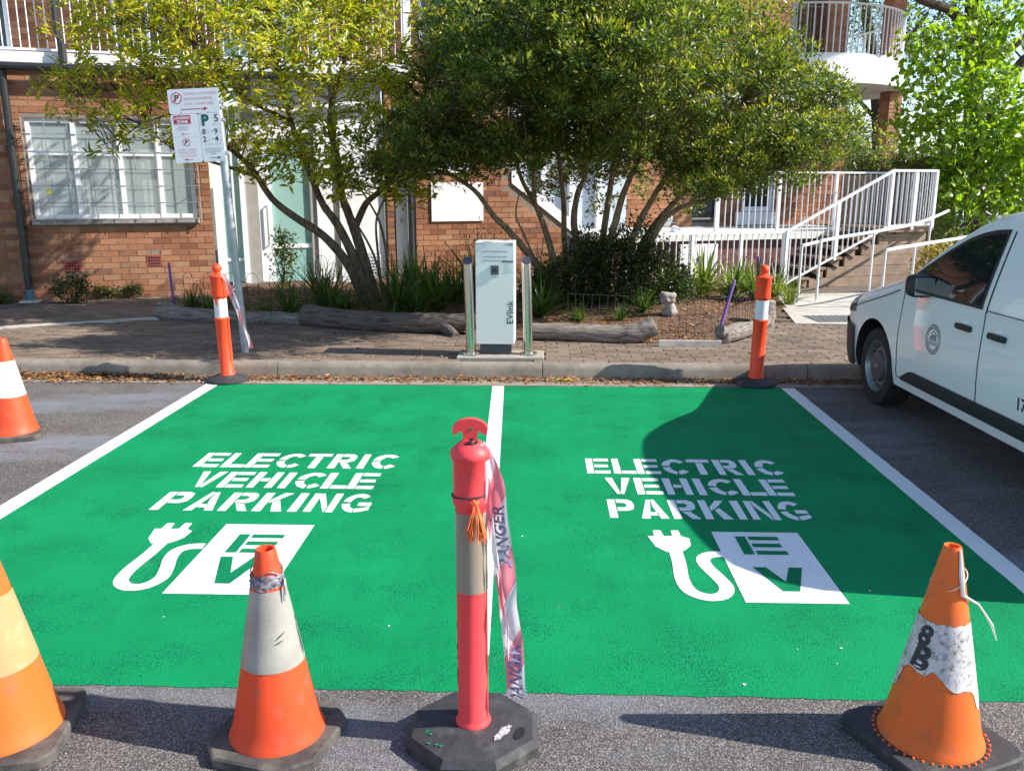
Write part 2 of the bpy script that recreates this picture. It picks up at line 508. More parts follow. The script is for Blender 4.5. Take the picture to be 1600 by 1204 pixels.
# ------------------------------------------------------------------ bricks
def brick_field(u0, u1, z0, z1, holes=(), bl=0.23, bh=0.076, j=0.010, phase=0.0):
    """rectangles (u0,u1,z0,z1) of a stretcher-bond wall, clipped round the holes"""
    out = []
    row = 0
    z = z0
    while z < z1 - 0.02:
        zt = min(z + bh, z1)
        u = u0 - (0.5 * (bl + j) if row % 2 else 0.0) - phase
        while u < u1:
            a, b2 = max(u, u0), min(u + bl, u1)
            if b2 - a > 0.025:
                segs = [(a, b2)]
                for (hu0, hu1, hz0, hz1) in holes:
                    if zt > hz0 + 0.004 and z < hz1 - 0.004:
                        ns = []
                        for (p, q) in segs:
                            if q <= hu0 or p >= hu1: ns.append((p, q)); continue
                            if p < hu0 - 0.02: ns.append((p, hu0 - 0.004))
                            if q > hu1 + 0.02: ns.append((hu1 + 0.004, q))
                        segs = ns
                out += [(p, q, z, zt) for p, q in segs]
            u += bl + j
        z += bh + j
        row += 1
    return out

def brick_joined(mb, rects, fn, proud=0.007, back=0.02):
    """fn(u, d, z) -> point; d is the distance out of the wall"""
    for (a, b2, z0, z1) in rects:
        p = proud + random.uniform(-0.0025, 0.0025)
        c = [fn(a, -back, z0), fn(b2, -back, z0), fn(b2, p, z0), fn(a, p, z0), fn(a, -back, z1), fn(b2, -back, z1), fn(b2, p, z1), fn(a, p, z1)]
        mb.add(c, [(0, 4, 7, 3), (1, 2, 6, 5), (3, 7, 6, 2), (4, 5, 6, 7), (0, 3, 2, 1)])


# ================================================================== THE SETTING: ground, road, bays, kerb, paving
def struct(o): o['kind'] = 'structure'; return o

struct(MB().poly([(-400, -300, -0.02), (400, -300, -0.02), (400, 600, -0.02), (-400, 600, -0.02)]).build('ground', M['ground']))
struct(MB().poly([(-30, -14, 0), (30, -14, 0), (30, 7.56, 0), (-30, 7.56, 0)]).build('road', M['asphalt']))

# green bays: two sheets of paint with a slightly uneven edge
BX0, BXC0, BXC1, BX1 = -2.897, -0.375, -0.275, 2.135
BY0, BY1 = 2.735, 7.535
def ragged(x0, x1, y0, y1, z, step=0.05, amp=0.006):
    pts = []
    n = int((x1 - x0) / step)
    pts += [(x0 + (x1-x0)*i/n, y0 + random.uniform(-amp, amp), z) for i in range(n)]
    m = int((y1 - y0) / step)
    pts += [(x1 + random.uniform(-amp*.3, amp*.3), y0 + (y1-y0)*i/m, z) for i in range(m)]
    pts += [(x1 - (x1-x0)*i/n, y1 + random.uniform(-amp, amp), z) for i in range(n)]
    pts += [(x0 + random.uniform(-amp*.3, amp*.3), y1 - (y1-y0)*i/m, z) for i in range(m)]
    return pts
bays = struct(MB().poly(ragged(BX0 - 0.04, BX1 + 0.04, BY0, BY1, 0.0022)).build('parking_bay', M['green']))
MB().poly([(-.425 + .0295*k + (.104 if s_ else 0), 7.53 - 1.0*k, .004) for s_, ks in ((0, (0, 1, 2, 3, 4, 4.55)), (1, (4.55, 4, 3, 2, 1, 0))) for k in ks]).build('bay_line', M['white_line'], bays)
for (a, c, y0) in ((-3.02, BX0, 1.9), (BX1, 2.25, 1.9)):
    MB().poly(ragged(a, c, y0, 7.53, 0.0040, amp=0.004)).build('bay_line', M['white_line'], bays)

# stencilled capitals, cell 1 x 1, every piece a polygon
S = 0.30
def rect(x0, x1, y0, y1): return [(x0, y0), (x1, y0), (x1, y1), (x0, y1)]
def arc(cx, cy, rx0, ry0, rx1, ry1, a0, a1, n=7):
    o_ = [(cx + rx1*math.cos(R(a0 + (a1-a0)*i/n)), cy + ry1*math.sin(R(a0 + (a1-a0)*i/n))) for i in range(n+1)]
    i_ = [(cx + rx0*math.cos(R(a1 - (a1-a0)*i/n)), cy + ry0*math.sin(R(a1 - (a1-a0)*i/n))) for i in range(n+1)]
    return o_ + i_
G_ = 0.045
GL = {
 'E': [rect(0, S, 0, 1), rect(S+G_, 1, 0, .19), rect(S+G_, .95, .41, .59), rect(S+G_, 1, .81, 1)],
 'L': [rect(0, S, 0, 1), rect(S+G_, .95, 0, .2)],
 'I': [rect(.06, .06+S, 0, 1)],
 'T': [rect(0, 1, .81, 1), rect(.35, .65, 0, .765)],
 'H': [rect(0, S, 0, 1), rect(1-S, 1, 0, 1), rect(S+G_, 1-S-G_, .41, .60)],
 'V': [[(0, 1), (.37, 0), (.49, 0), (.49, .12), (.31, 1)], [(1, 1), (.69, 1), (.535, .22), (.535, 0), (.63, 0)]],
 'C': [[(x*1.18, y) for x, y in q] for q in (arc(.5, .5, .22, .31, .5, .5, 42, 174), arc(.5, .5, .22, .31, .5, .5, 186, 264), arc(.5, .5, .22, .31, .5, .5, 274, 322))],
 'G': [arc(.5, .5, .22, .31, .5, .5, 45, 172), arc(.5, .5, .22, .31, .5, .5, 188, 268), [(.53, 0), (.75, .03), (1, .14), (1, .30), (.72, .22), (.53, .19)], rect(.55, 1, .335, .52)],
 'P': [rect(0, S, 0, 1), [(S+G_, 1), (S+G_, .81), (.62, .81), (.7, .75), (.7, .63), (.62, .57), (S+G_, .57), (S+G_, .38), (.74, .38), (.95, .48), (1, .69), (.95, .9), (.76, 1)]],
 'R': [rect(0, S, 0, 1), [(S+G_, 1), (S+G_, .81), (.60, .81), (.68, .75), (.68, .66), (.60, .60), (S+G_, .60), (S+G_, .42), (.74, .42), (.93, .52), (.98, .71), (.93, .9), (.76, 1)], [(.40, .375), (.70, .375), (1, 0), (.68, 0)]],
 'A': [[(0, 0), (.36, 1), (.485, 1), (.485, .86), (.30, 0)], [(.525, 1), (.64, 1), (1, 0), (.70, 0), (.525, .60)], rect(.37, .66, .16, .33)],
 'K': [rect(0, S, 0, 1), [(S+G_, .62), (S+G_, .42), (.66, .66), (.98, 1), (.66, 1)], [(.47, .46), (.68, .60), (1, 0), (.66, 0)]],
 'N': [rect(0, S*.85, 0, 1), rect(1-S*.85, 1, 0, 1), [(S*.85+.03, 1), (.36, 1), (1-S*.85-.03, .28), (1-S*.85-.03, 0), (.66, 0), (S*.85+.03, .72)]],
}
GW = {'I': 0.42, 'L': 0.85}
def stencil(word, xa, xb, yb, yt, z=0.0041):
    mb = MB()
    gap = 0.15
    tot = sum(GW.get(c, 1.0) for c in word) + gap * (len(word) - 1)
    k = (xb - xa) / tot
    x = xa
    for c in word:
        for pl in GL[c]:
            wob = [(x + px*k + random.uniform(-.0018, .0018), yb + py*(yt-yb) + random.uniform(-.0025, .0025), z) for px, py in pl]
            mb.poly(wob)
        x += (GW.get(c, 1.0) + gap) * k
    return mb
for (wd, xa, xb, yb, yt) in (('ELECTRIC', -2.215, -.93, 5.185, 5.48), ('VEHICLE', -2.105, -.985, 4.81, 5.095), ('PARKING', -2.16, -.945, 4.435, 4.725),
                             ('ELECTRIC', .30, 1.52, 5.14, 5.44), ('VEHICLE', .40, 1.485, 4.775, 5.06), ('PARKING', .385, 1.475, 4.40, 4.685)):
    o = stencil(wd, xa, xb, yb, yt).build('stencil_lettering', M['white_line'], bays)
    o['label'] = 'white stencilled word ' + wd + ' on the green bay'

# EV boxes with green E and V, and the plug symbol with its cable
def ev_box(x0, x1, y0, y1, E, V):
    b_ = MB().poly([(x0, y0, .0043), (x1, y0, .0043), (x1, y1, .0043), (x0, y1, .0043)]).build('symbol_box', M['white_line'], bays)
    ex0, ex1, ey0, ey1 = E
    mb = MB()
    h = ey1 - ey0
    w = ex1 - ex0
    for pl in (rect(ex0, ex0 + .24*w, ey0, ey1), rect(ex0 + .30*w, ex1, ey0, ey0 + .2*h), rect(ex0 + .30*w, ex1*.96 + ex0*.04, ey0 + .4*h, ey0 + .6*h), rect(ex0 + .30*w, ex1, ey1 - .2*h, ey1)):
        mb.poly([(p[0], p[1], .0060) for p in pl])
    mb.build('letter_e', M['green2'], b_)
    vx0, vx1, vy0, vy1 = V
    w = vx1 - vx0; h = vy1 - vy0
    MB().poly([(vx0 + p[0]*w, vy0 + p[1]*h, .0060) for p in ((0, 1), (.27, 1), (.5, .38), (.73, 1), (1, 1), (.66, 0), (.34, 0))]).build('letter_v', M['green2'], b_)
ev_box(-1.655, -1.185, 3.445, 4.245, (-1.535, -1.30, 3.885, 4.11), (-1.535, -1.315, 3.55, 3.835))
ev_box(.893, 1.335, 3.445, 4.225, (1.00, 1.215, 3.945, 4.165), (1.005, 1.235, 3.555, 3.80))
def ribbon2d(pts, w):
    L_, R_ = [], []
    for i, p in enumerate(pts):
        a = Vector(pts[max(i-1, 0)]); b2 = Vector(pts[min(i+1, len(pts)-1)])
        d = (b2 - a).normalized()
        nrm = Vector((-d.y, d.x))
        L_.append(Vector(p) + nrm*w/2); R_.append(Vector(p) - nrm*w/2)
    return L_, R_
def smooth2(pts, n=6):
    out = []
    P_ = [Vector(p) for p in pts]
    for i in range(len(P_)-1):
        p0, p1, p2, p3 = P_[max(i-1, 0)], P_[i], P_[i+1], P_[min(i+2, len(P_)-1)]
        for k in range(n):
            t = k / n
            out.append(0.5*((2*p1) + (p2-p0)*t + (2*p0-5*p1+4*p2-p3)*t*t + (3*p1-p0-3*p2+p3)*t*t*t))
    out.append(P_[-1])
    return out
def plug(head, cable, w=0.066):
    mb = MB()
    mb.poly([(x, y, .0042) for x, y in head])
    L_, R_ = ribbon2d(smooth2(cable), w)
    mb.grid([[(a.x, a.y, .0046), (b2.x, b2.y, .0046)] for a, b2 in zip(L_, R_)])
    mb.build('plug_symbol', M['white_line'], bays)
HR = [(.557,4.158),(.59,4.159),(.593,4.235),(.632,4.236),(.640,4.16),(.682,4.162),(.686,4.238),(.724,4.239),(.728,4.163),(.765,4.132),(.758,4.045),(.72,3.985),(.672,3.955),(.625,3.965),(.58,4.03)]
CR = [(.672,4.0),(.668,3.838),(.655,3.666),(.672,3.545),(.735,3.488),(.805,3.505),(.840,3.585),(.822,3.69),(.792,3.80),(.79,3.885),(.832,3.935),(.90,3.945)]
plug(HR, CR)
# the left bay's symbol: the same stencil laid down a second time
plug([(x - 2.565, y + .012) for x, y in HR], [(x - 2.565, y + .012) for x, y in CR])

# paint flecks on the bays
mb = MB()
for i in range(14):
    x, y = random.uniform(-2.8, 2.1), random.uniform(2.8, 7.4)
    r = random.uniform(.002, .008)
    mb.poly([(x + r*math.cos(a)*random.uniform(.6, 1.2), y + r*math.sin(a)*random.uniform(.6, 1.2), .0048) for a in [k*math.pi/3 for k in range(6)]])
tag(mb.build('paint_fleck', M['white_line'], bays), kind='stuff')

# ---- gutter and kerb
struct(MB().poly([(-30, 7.56, .003), (30, 7.56, .003), (30, 7.83, .003), (-30, 7.83, .003)]).build('gutter', M['gutter']))
kerb = struct(empty('kerb', (0, 7.80, 0)))
prof = [(0.0, -.05), (0.012, .095), (0.03, .128), (0.055, .14), (0.15, .142), (0.15, -.05)]
xs = [-19.2, -16.8, -14.4, -12.0, -9.6, -7.3, -4.9, -2.45, 0.025, 2.45, 4.9, 7.3, 9.7, 12.1, 14.5]
for a, c in zip(xs[:-1], xs[1:]):
    n = 14
    rows = []
    for i in range(n + 1):
        x = a + .004 + (c - a - .008) * i / n
        d = random.uniform(-.003, .003)
        rows.append([(x, y + d, z + (random.uniform(-.002, .002) if z > .1 else 0)) for y, z in prof])
    mb = MB().grid(rows)
    mb.poly(rows[0]); mb.poly(rows[-1][::-1])
    mb.build('kerb_stone', M['concrete'], kerb, smooth=True, angle=40)

# ---- footpath: bedding sheet plus brick pavers
fp = struct(MB().poly([(-19, 7.95, .118), (14, 7.95, .118), (14, 26, .118), (-19, 26, .118)]).build('footpath', M['joint']))
BED = [(-4.75, 10.60), (-2.87, 10.16), (-1.75, 9.74), (-.85, 9.54), (-.05, 9.2), (1.15, 9.0), (1.78, 8.80), (2.62, 9.9), (3.05, 10.9), (3.25, 11.9), (3.45, 13.6), (-4.4, 12.9)]
def inside(p, poly):
    x, y = p; c = False
    for i in range(len(poly)):
        (x0, y0), (x1, y1) = poly[i], poly[i-1]
        if (y0 > y) != (y1 > y) and x < (x1 - x0)*(y - y0)/(y1 - y0 + 1e-12) + x0: c = not c
    return c
PATH = [(3.05, 10.35), (4.6, 10.25), (6.5, 12.3), (9.0, 14.4), (9.0, 15.6), (6.0, 13.6), (3.5, 13.2)]
spots = []
row = 0
y = 7.955
while y < 13.6:
    x = -9.5 + (.118 if row % 2 else 0)
    while x < 5.8:
        c = (x + .115, y + .056)
        wallY = 12.94 + (c[0] + 5) * .364
        if c[1] < wallY and not inside(c, BED) and not inside(c, PATH) and not (-.83 < c[0] < .05 and c[1] < 8.46):
            if not (c[0] < -4.4 and abs(c[1] - (10.56 + (c[0] + 4.7)*.52)) < .10): spots.append((x, y))
        x += .236
    y += .1155
    row += 1
pv = MB().cbox(0, .231, 0, .1115, -.03, .0, .004).mesh('paver', M['paver'])
def vis(p): return abs(p[0] + .03*p[1]) / p[1] < .60
near = sorted([s for s in spots if vis(s) and s[0] > -3.6], key=lambda s: s[1]*1.0 - (.35 if s[0] > .1 else 0))[:300]
ns = set(near)
for (x, y) in near:
    o = link_mesh('paver', pv, fp, (x, y, .14 + random.uniform(-.0022, .0022)))
    o.rotation_euler = (random.uniform(-.008, .008), random.uniform(-.006, .006), random.uniform(-.006, .006))
mb = MB()
for (x, y) in spots:
    if (x, y) in ns: continue
    d = random.uniform(-.0022, .0022)
    mb.add([(x, y, .11), (x+.231, y, .11), (x+.231, y+.1115, .11), (x, y+.1115, .11), (x+.003, y+.003, .14+d), (x+.228, y+.003, .14+d), (x+.228, y+.1085, .14+d), (x+.003, y+.1085, .14+d)],
           [(4, 5, 6, 7), (0, 1, 5, 4), (1, 2, 6, 5), (2, 3, 7, 6), (3, 0, 4, 7)])
tag(mb.build('paver_field', M['paver'], fp), kind='stuff')
# pale concrete edging strip running to the left
mb = MB()
mb.box(-5, 0, -.05, .05, .09, .152, Matrix.Translation((-4.72, 10.56, 0)) @ Matrix.Rotation(R(27.5), 4, 'Z'))
struct(mb.build('path_edging', M['path']))
struct(MB().prism(PATH, .10, .147).build('path', M['path']))

# garden bed, mounded
gx, gy = np.meshgrid(np.linspace(-4.9, 3.6, 70), np.linspace(8.6, 14.6, 50))
bv, bf, idx = [], [], {}
def bed_z(x, y):
    d = min(1.0, max(0.0, (y - (9.0 - .22*min(x, 0)*1.4)) / 2.2))
    return .125 + .17*d + .02*math.sin(3*x + 2*y) + .015*math.sin(7*x - 5*y)
rows = gx.shape[0]; cols = gx.shape[1]
mb = MB()
for j_ in range(rows - 1):
    for i_ in range(cols - 1):
        cx, cy = (gx[j_, i_] + gx[j_, i_+1])/2, (gy[j_, i_] + gy[j_+1, i_])/2
        if inside((cx, cy), BED) or (cy > 12.7 and -4.6 < cx < 3.3 and cy < 12.94 + (cx + 5)*.364):
            q = []
            for (jj, ii) in ((j_, i_), (j_, i_+1), (j_+1, i_+1), (j_+1, i_)):
                if (jj, ii) not in idx:
                    idx[(jj, ii)] = len(bv)
                    bv.append((gx[jj, ii], gy[jj, ii], bed_z(gx[jj, ii], gy[jj, ii])))
                q.append(idx[(jj, ii)])
            bf.append(tuple(q))
bed = struct(MB().add(bv, bf).build('garden_bed', M['soil'], smooth=True, angle=80))

# ---- fallen leaves and mulch
def litter(n, place, cols_, size, name, lift=0.004):
    V_, F_, C_ = [], [], []
    for i in range(n):
        x, y, z = place()
        s = random.uniform(*size)
        a = random.uniform(0, 6.283)
        ca, sa = math.cos(a), math.sin(a)
        w = s*random.uniform(.3, .55)
        curl = random.uniform(0, .5)*s
        tilt = random.uniform(-.35, .35)
        b0 = len(V_)
        for (lx, ly, lz) in ((-s/2, 0, curl*.6), (0, -w/2, 0), (s/2, 0, curl*.8), (0, w/2, tilt*w)):
            V_.append((x + lx*ca - ly*sa, y + lx*sa + ly*ca, z + lift + abs(lz)))
        F_.append((b0, b0+1, b0+2, b0+3))
        c = cols_[random.randrange(len(cols_))]
        k = random.uniform(.7, 1.25)
        C_.append([q*k for q in c])
    me = np_mesh(name, np.array(V_), np.array(F_), M['dry_leaf'], np.array(C_))
    return tag(link_mesh(name, me), kind='stuff')
DRY = [(.30, .15, .06), (.22, .11, .05), (.40, .23, .11), (.15, .08, .045), (.34, .12, .05), (.48, .30, .16)]
def gut():
    x = random.uniform(-6.5, 4.5)
    dens = .5 + .5*math.sin(x*2.3)*math.sin(x*.7 + 1)
    y = 7.80 - abs(random.gauss(0, .05 + .05*dens)) - .004
    return (x, y, .003 + random.uniform(0, .03)*max(0, 1 - (7.80 - y)/.12))
tag(litter(4200, gut, DRY, (.02, .06), 'gutter_leaf_litter'), 'brown dry leaf litter lying along the gutter', 'leaf litter', kind='stuff')
def pil():
    while True:
        x, y = random.gauss(-4.3, .55), 7.80 - abs(random.gauss(0, .1))
        if x < -3.3: return (x, y, random.uniform(.0, .05)*max(0, 1 - (7.80-y)/.2))
tag(litter(900, pil, DRY, (.03, .075), 'leaf_pile'), 'heap of pale dry leaves in the gutter near the left cone', 'leaf litter', kind='stuff')
def pave_l():
    while True:
        x, y = random.uniform(-6, 4), 7.9 + abs(random.gauss(0, 1.0))
        if not inside((x, y), BED): return (x, y, .142)
tag(litter(900, pave_l, DRY + [(.12, .10, .08)], (.015, .05), 'path_leaf_litter'), 'scattered dry leaves on the brick footpath', 'leaf litter', kind='stuff')
def mul():
    while True:
        x, y = random.uniform(-4.8, 3.4), random.uniform(8.8, 12.6)
        if inside((x, y), BED): return (x, y, bed_z(x, y))
tag(litter(9000, mul, DRY + [(.42, .22, .13), (.36, .17, .09), (.10, .06, .04)], (.02, .075), 'garden_mulch'), 'reddish brown bark mulch and leaves covering the garden bed', 'mulch', kind='stuff')
# a small yellow leaf scrap by the kerb
mb = MB()
for i in range(5):
    a = random.uniform(0, 6.28); x, y = .27 + random.uniform(-.10, .1), 7.70 + random.uniform(-.015, .015)
    mb.poly([(x - .035*math.cos(a), y - .03*math.sin(a), .02), (x + .015*math.sin(a), y - .015, .035), (x + .035*math.cos(a), y + .03*math.sin(a), .03), (x - .015*math.sin(a), y + .015, .04)])
tag(mb.build('yellow_leaves', simple('yellow_leaf', (.55, .42, .02), .6)), 'few bright yellow leaves in the gutter right of the charger', 'leaves')
# asphalt scuff specks in the foreground: small loose stones
def grit():
    return (random.uniform(-2.4, 2.6), random.uniform(2.05, 2.72), .001)
tag(litter(260, grit, [(.5, .46, .42), (.35, .33, .3), (.1, .09, .09)], (.004, .011), 'loose_grit', .001), 'loose grit scattered on the foreground asphalt', 'grit', kind='stuff')


# ================================================================== THE BUILDING (turned 20 degrees to the kerb); local x along the wall, y into it
BO, BR = (-5.0, 12.94, 0.0), R(20)
bld = empty('brick_building', BO, BR, 'two storey red brick building with white window frames behind the trees', 'building')
fA = lambda u, d, z: (u, -d, z)

def cells(mb, u0, u1, z0, z1, y0, y1, holes):
    us = sorted({u0, u1, *[h[0] for h in holes], *[h[1] for h in holes]})
    zs = sorted({z0, z1, *[h[2] for h in holes], *[h[3] for h in holes]})
    for a, c in zip(us[:-1], us[1:]):
        for e, f in zip(zs[:-1], zs[1:]):
            if not any(h[0] <= (a+c)/2 <= h[1] and h[2] <= (e+f)/2 <= h[3] for h in holes):
                mb.box(a, c, y0, y1, e, f)
    return mb

# wall A with the big window and two vents
WIN = (-2.26, -.11, 1.29, 2.66)
VENTS = [(-1.965, -1.745, .545, .705), (-.86, -.66, .595, .755)]
wallA = cells(MB(), -6.5, .10, .05, 3.36, 0, .26, [WIN]).build('wall', M['mortar'], bld)
rects = brick_field(-6.5, .10, .06, 3.30, [(WIN[0]-.02, WIN[1]+.02, WIN[2]-.09, WIN[3]+.01)] + VENTS)
inview = [r for r in rects if r[1] > -2.62]
inview = inview[:300]
cache = {}
for (a, c, z0, z1) in inview:
    key = (round(c - a, 2), round(z1 - z0, 2))
    if key not in cache:
        m_ = MB()
        brick_joined(m_, [(0, c - a, 0, z1 - z0)], fA)
        cache[key] = m_.mesh('brick', M['brick'])
    link_mesh('brick', cache[key], wallA, (a, random.uniform(-.002, .002), z0))
mb = MB()
brick_joined(mb, [r for r in rects if r not in set(inview)], fA)
tag(mb.build('brick_field', M['brick'], wallA), kind='stuff')
for (a, c, z0, z1) in VENTS:
    vm = MB().box(a, c, -.012, .02, z0, z1).build('wall_vent', M['vent_red'], bld)
    m_ = MB()
    for i in range(5):
        for k in range(3):
            x = a + .022 + i*(c-a-.03)/5; z = z0 + .02 + k*(z1-z0-.03)/3
            m_.box(x, x + .023, -.0145, -.011, z, z + .028)
    m_.build('vent_holes', M['dark_room'], vm)
# window
win = MB()
a, c, z0, z1 = WIN
fw_ = .055
win.box(a, c, .03, .10, z0, z0 + fw_); win.box(a, c, .03, .10, z1 - fw_, z1)
win.box(a, a + fw_, .03, .10, z0 + fw_, z1 - fw_); win.box(c - fw_, c, .03, .10, z0 + fw_, z1 - fw_)
mul = [a + (c-a)*q for q in (.275, .545, .785)]
for m_ in mul: win.box(m_ - .03, m_ + .03, .032, .098, z0 + fw_, z1 - fw_)
ed = [a + fw_] + [q for m_ in mul for q in (m_ - .03, m_ + .03)] + [c - fw_]
for i in range(0, 8, 2): win.box(ed[i], ed[i+1], .034, .096, 2.165, 2.215)
winO = win.build('window', M['white'], bld)
for i in range(0, 8, 2):
    for (p, q) in ((z0 + fw_, 2.165), (2.215, z1 - fw_)):
        MB().box(ed[i], ed[i+1], .062, .068, p, q).build('pane', M['pane'], winO)
MB().box(a, a + .56, .17, .18, z0, z1).build('blind', M['blind'], winO)
MB().box(a + .57, c, .24, .25, z0, z1).build('blind', M['blind'], winO)
m_ = MB(); m_.lathe([(.001, 0), (.032, 0), (.032, .002), (.001, .002)], 12)
lb = m_.build('window_sticker', simple('yellow_sticker', (.75, .65, .05), .5), winO, loc=(a + .20, .061, 1.66)); lb.rotation_euler = (R(90), 0, 0)
MB().cbox(a - .03, c + .03, -.075, .10, z0 - .085, z0 - .004, .012).build('sill', M['stone_sill'], winO)
gr = MB()
gu0, gu1, gz0, gz1 = a - .02, c + .06, z0 - .07, z1 + .02
for i in range(9):
    u = gu0 + (gu1 - gu0)*i/8
    gr.tube([(u, -.11, gz0), (u, -.11, gz1)], .0045 if 0 < i < 8 else .008, 5)
for k in range(7):
    z = gz0 + .06 + (gz1 - gz0 - .06)*k/6
    gr.tube([(gu0, -.118, z), (gu1, -.118, z)], .0045 if 0 < k < 6 else .007, 5)
gO = gr.build('window_grille', M['grille'], winO)
m_ = MB()
for z in (1.72, 2.42):
    m_.tube([(gu0 - .02, -.015, z), (gu0 + .03, -.115, z + .03)], .007, 5); m_.tube([(gu1 + .02, -.015, z), (gu1 - .01, -.115, z + .02)], .007, 5)
m_.tube([(gu0 - .10, -.025, 1.15), (gu0 - .10, -.025, 2.58), (gu0 - .02, -.03, 2.58)], .007, 5)
for z in (1.4, 1.85, 2.1, 2.35): m_.tube([(gu0 - .10, -.025, z), (gu0 - .02, -.025, z)], .005, 5)
m_.build('grille_bracket', M['black_metal'], bld)

# gutter, band, downpipes
MB().box(-6.5, 3.2, -.10, 1.35, 3.362, 3.51).build('floor_slab', M['white'], bld)
m_ = MB(); m_.tube([(-6.5, -.17, 3.31), (3.1, -.17, 3.31)], .055, 10); m_.build('gutter_pipe', M['black_metal'], bld, smooth=True)
m_ = MB(); m_.tube([(-2.43, -.10, .20), (-2.43, -.10, 3.30)], .05, 12)
p_ = m_.build('downpipe', M['black_metal'], bld, smooth=True)
m_ = MB(); m_.lathe([(.06, .14), (.06, .30), (.051, .31)], 12, (-2.43, -.10, 0)); m_.build('pipe_shoe', M['blue_cap'], p_, smooth=True)
MB().cbox(-2.56, -2.30, -.22, .0, .12, .165, .01).build('pipe_footing', M['path'], p_)
m_ = MB(); m_.tube([(-1.66, -.17, 3.33), (-1.66, -.17, 3.62), (-1.70, -.15, 3.75), (-1.72, -.15, 6.2)], .042, 10); m_.lathe([(.055, 3.38), (.055, 3.62)], 10, (-1.66, -.17, 0))
m_.build('downpipe', M['black_metal'], bld, smooth=True)

# first floor behind the balcony
holes = [(-4.4, -2.55, 3.7, 5.4), (-1.15, -.15, 3.55, 5.5), (.4, 1.5, 3.55, 5.6), (3.6, 5.2, 4.1, 5.6), (6.4, 8.0, 4.1, 5.6)]
up = cells(MB(), -6.5, 10.9, 3.40, 6.6, 1.36, 1.6, holes).build('upper_wall', M['mortar'], bld)
m_ = MB(); brick_joined(m_, brick_field(-6.5, 10.9, 3.52, 6.58, holes), lambda u, d, z: (u, 1.36 - d, z))
tag(m_.build('brick_field', M['brick'], up), kind='stuff')
for i, (p, q, r_, s_) in enumerate(holes):
    wo_ = MB()
    for bx in ((p, q, r_, r_ + .06), (p, q, s_ - .06, s_), (p, p + .06, r_ + .06, s_ - .06), (q - .06, q, r_ + .06, s_ - .06), ((p+q)/2 - .025, (p+q)/2 + .025, r_ + .06, s_ - .06)):
        wo_.box(bx[0], bx[1], 1.39, 1.46, bx[2], bx[3])
    wo_ = wo_.build('window', M['white'], bld)
    MB().box(p + .06, (p+q)/2 - .025, 1.42, 1.428, r_ + .06, s_ - .06).build('pane', M['dark_glass'] if i != 2 else M['mint_glass'], wo_)
    MB().box((p+q)/2 + .025, q - .06, 1.42, 1.428, r_ + .06, s_ - .06).build('pane', M['dark_glass'] if i != 2 else M['mint_glass'], wo_)
MB().box(-6.6, 11.0, -.5, 6.0, 6.62, 6.85).build('eaves', M['white_wall'], bld)
for u in (1.02, 1.75, 3.12):
    MB().box(u - .055, u + .055, -.02, .09, 3.52, 6.6).build('post', M['white'], bld)
MB().box(3.2, 10.9, 1.1, 1.36, 3.30, 3.45).build('floor_slab', M['white'], bld)

# entrance screen between wall A and wall B
def panel(name, m, u0, u1, z0, z1, y0, y1, parent=bld): return MB().box(u0, u1, y0, y1, z0, z1).build(name, m, parent)
panel('wall_return', M['brick'], .06, .098, .10, 3.3, .262, .60)
panel('post', M['white'], .14, .27, .14, 3.3, .16, .26)
gl = panel('side_light', M['mint_glass'], .27, .52, .30, 2.9, .205, .215)
for u in (.33, .41): panel('glazing_bar', M['white'], u, u + .03, .14, 2.9, .18, .204, gl)
panel('glazing_bar', M['white'], .27, .52, .62, .66, .179, .203, gl)
panel('post', M['white'], .52, .60, .14, 3.3, .15, .26)
panel('screen_panel', M['grey_frame'], .602, .775, .14, 3.3, .17, .26)  # shadowed wall face beside the door, its shade put into the grey-brown colour
dr = panel('door', M['mint_glass'], .985, 1.555, .24, 2.45, .22, .23)
for (p, q, r_, s_) in ((.78, .98, .16, 2.5), (1.56, 1.65, .16, 2.5), (.98, 1.56, .16, .24), (.98, 1.56, 2.45, 2.5)):
    panel('door_frame', M['white'] if p < 1.5 else M['grey_frame'], p, q, r_, s_, .17, .28, dr)
m_ = MB(); m_.tube([(.90, .165, .85), (.90, .13, .85), (.90, .13, 1.45), (.90, .165, 1.45)], .012, 8); m_.build('door_handle', M['steel'], dr, smooth=True)
panel('door_rail', M['white'], .985, 1.555, .80, .86, .20, .22, dr)
panel('screen_panel', M['white_wall'], 1.655, 1.90, .14, 3.3, .14, .26)
panel('screen_panel', M['grey_frame'], 1.902, 2.0, .14, 3.3, .18, .26)
sp = panel('screen_panel', M['white_wall'], 2.002, 2.70, .14, 3.3, .12, .26)
m_ = MB(); m_.box(2.30, 2.62, .105, .119, .22, .70)
vg = m_.build('vent_grille', M['grey_print'], sp)
for k in range(9): MB().box(2.31, 2.61, .09, .104, .24 + k*.05, .265 + k*.05).build('louvre', M['white'], vg)
panel('screen_panel', M['white_wall'], .602, 1.65, 2.5, 3.36, .18, .26)
panel('pier', M['mortar'], 2.74, 2.86, .14, 3.3, .06, .25)
m_ = MB(); brick_joined(m_, brick_field(2.742, 2.858, .15, 3.28), lambda u, d, z: (u, .06 - d, z)); tag(m_.build('brick_field', M['brick'], bld), kind='stuff')
sp = panel('screen_panel', M['white_wall'], 2.875, 3.06, .14, 3.3, .05, .2)
panel('bell_panel', M['grey_print'], 2.94, 2.985, 1.17, 1.25, .035, .049, sp)
m_ = MB(); m_.tube([(3.11, -.02, .14), (3.10, -.02, 3.3)], .048, 10); m_.build('downpipe', M['black_metal'], bld, smooth=True)
panel('door_step', M['white_wall'], .12, 2.9, .10, .185, -.55, .15)

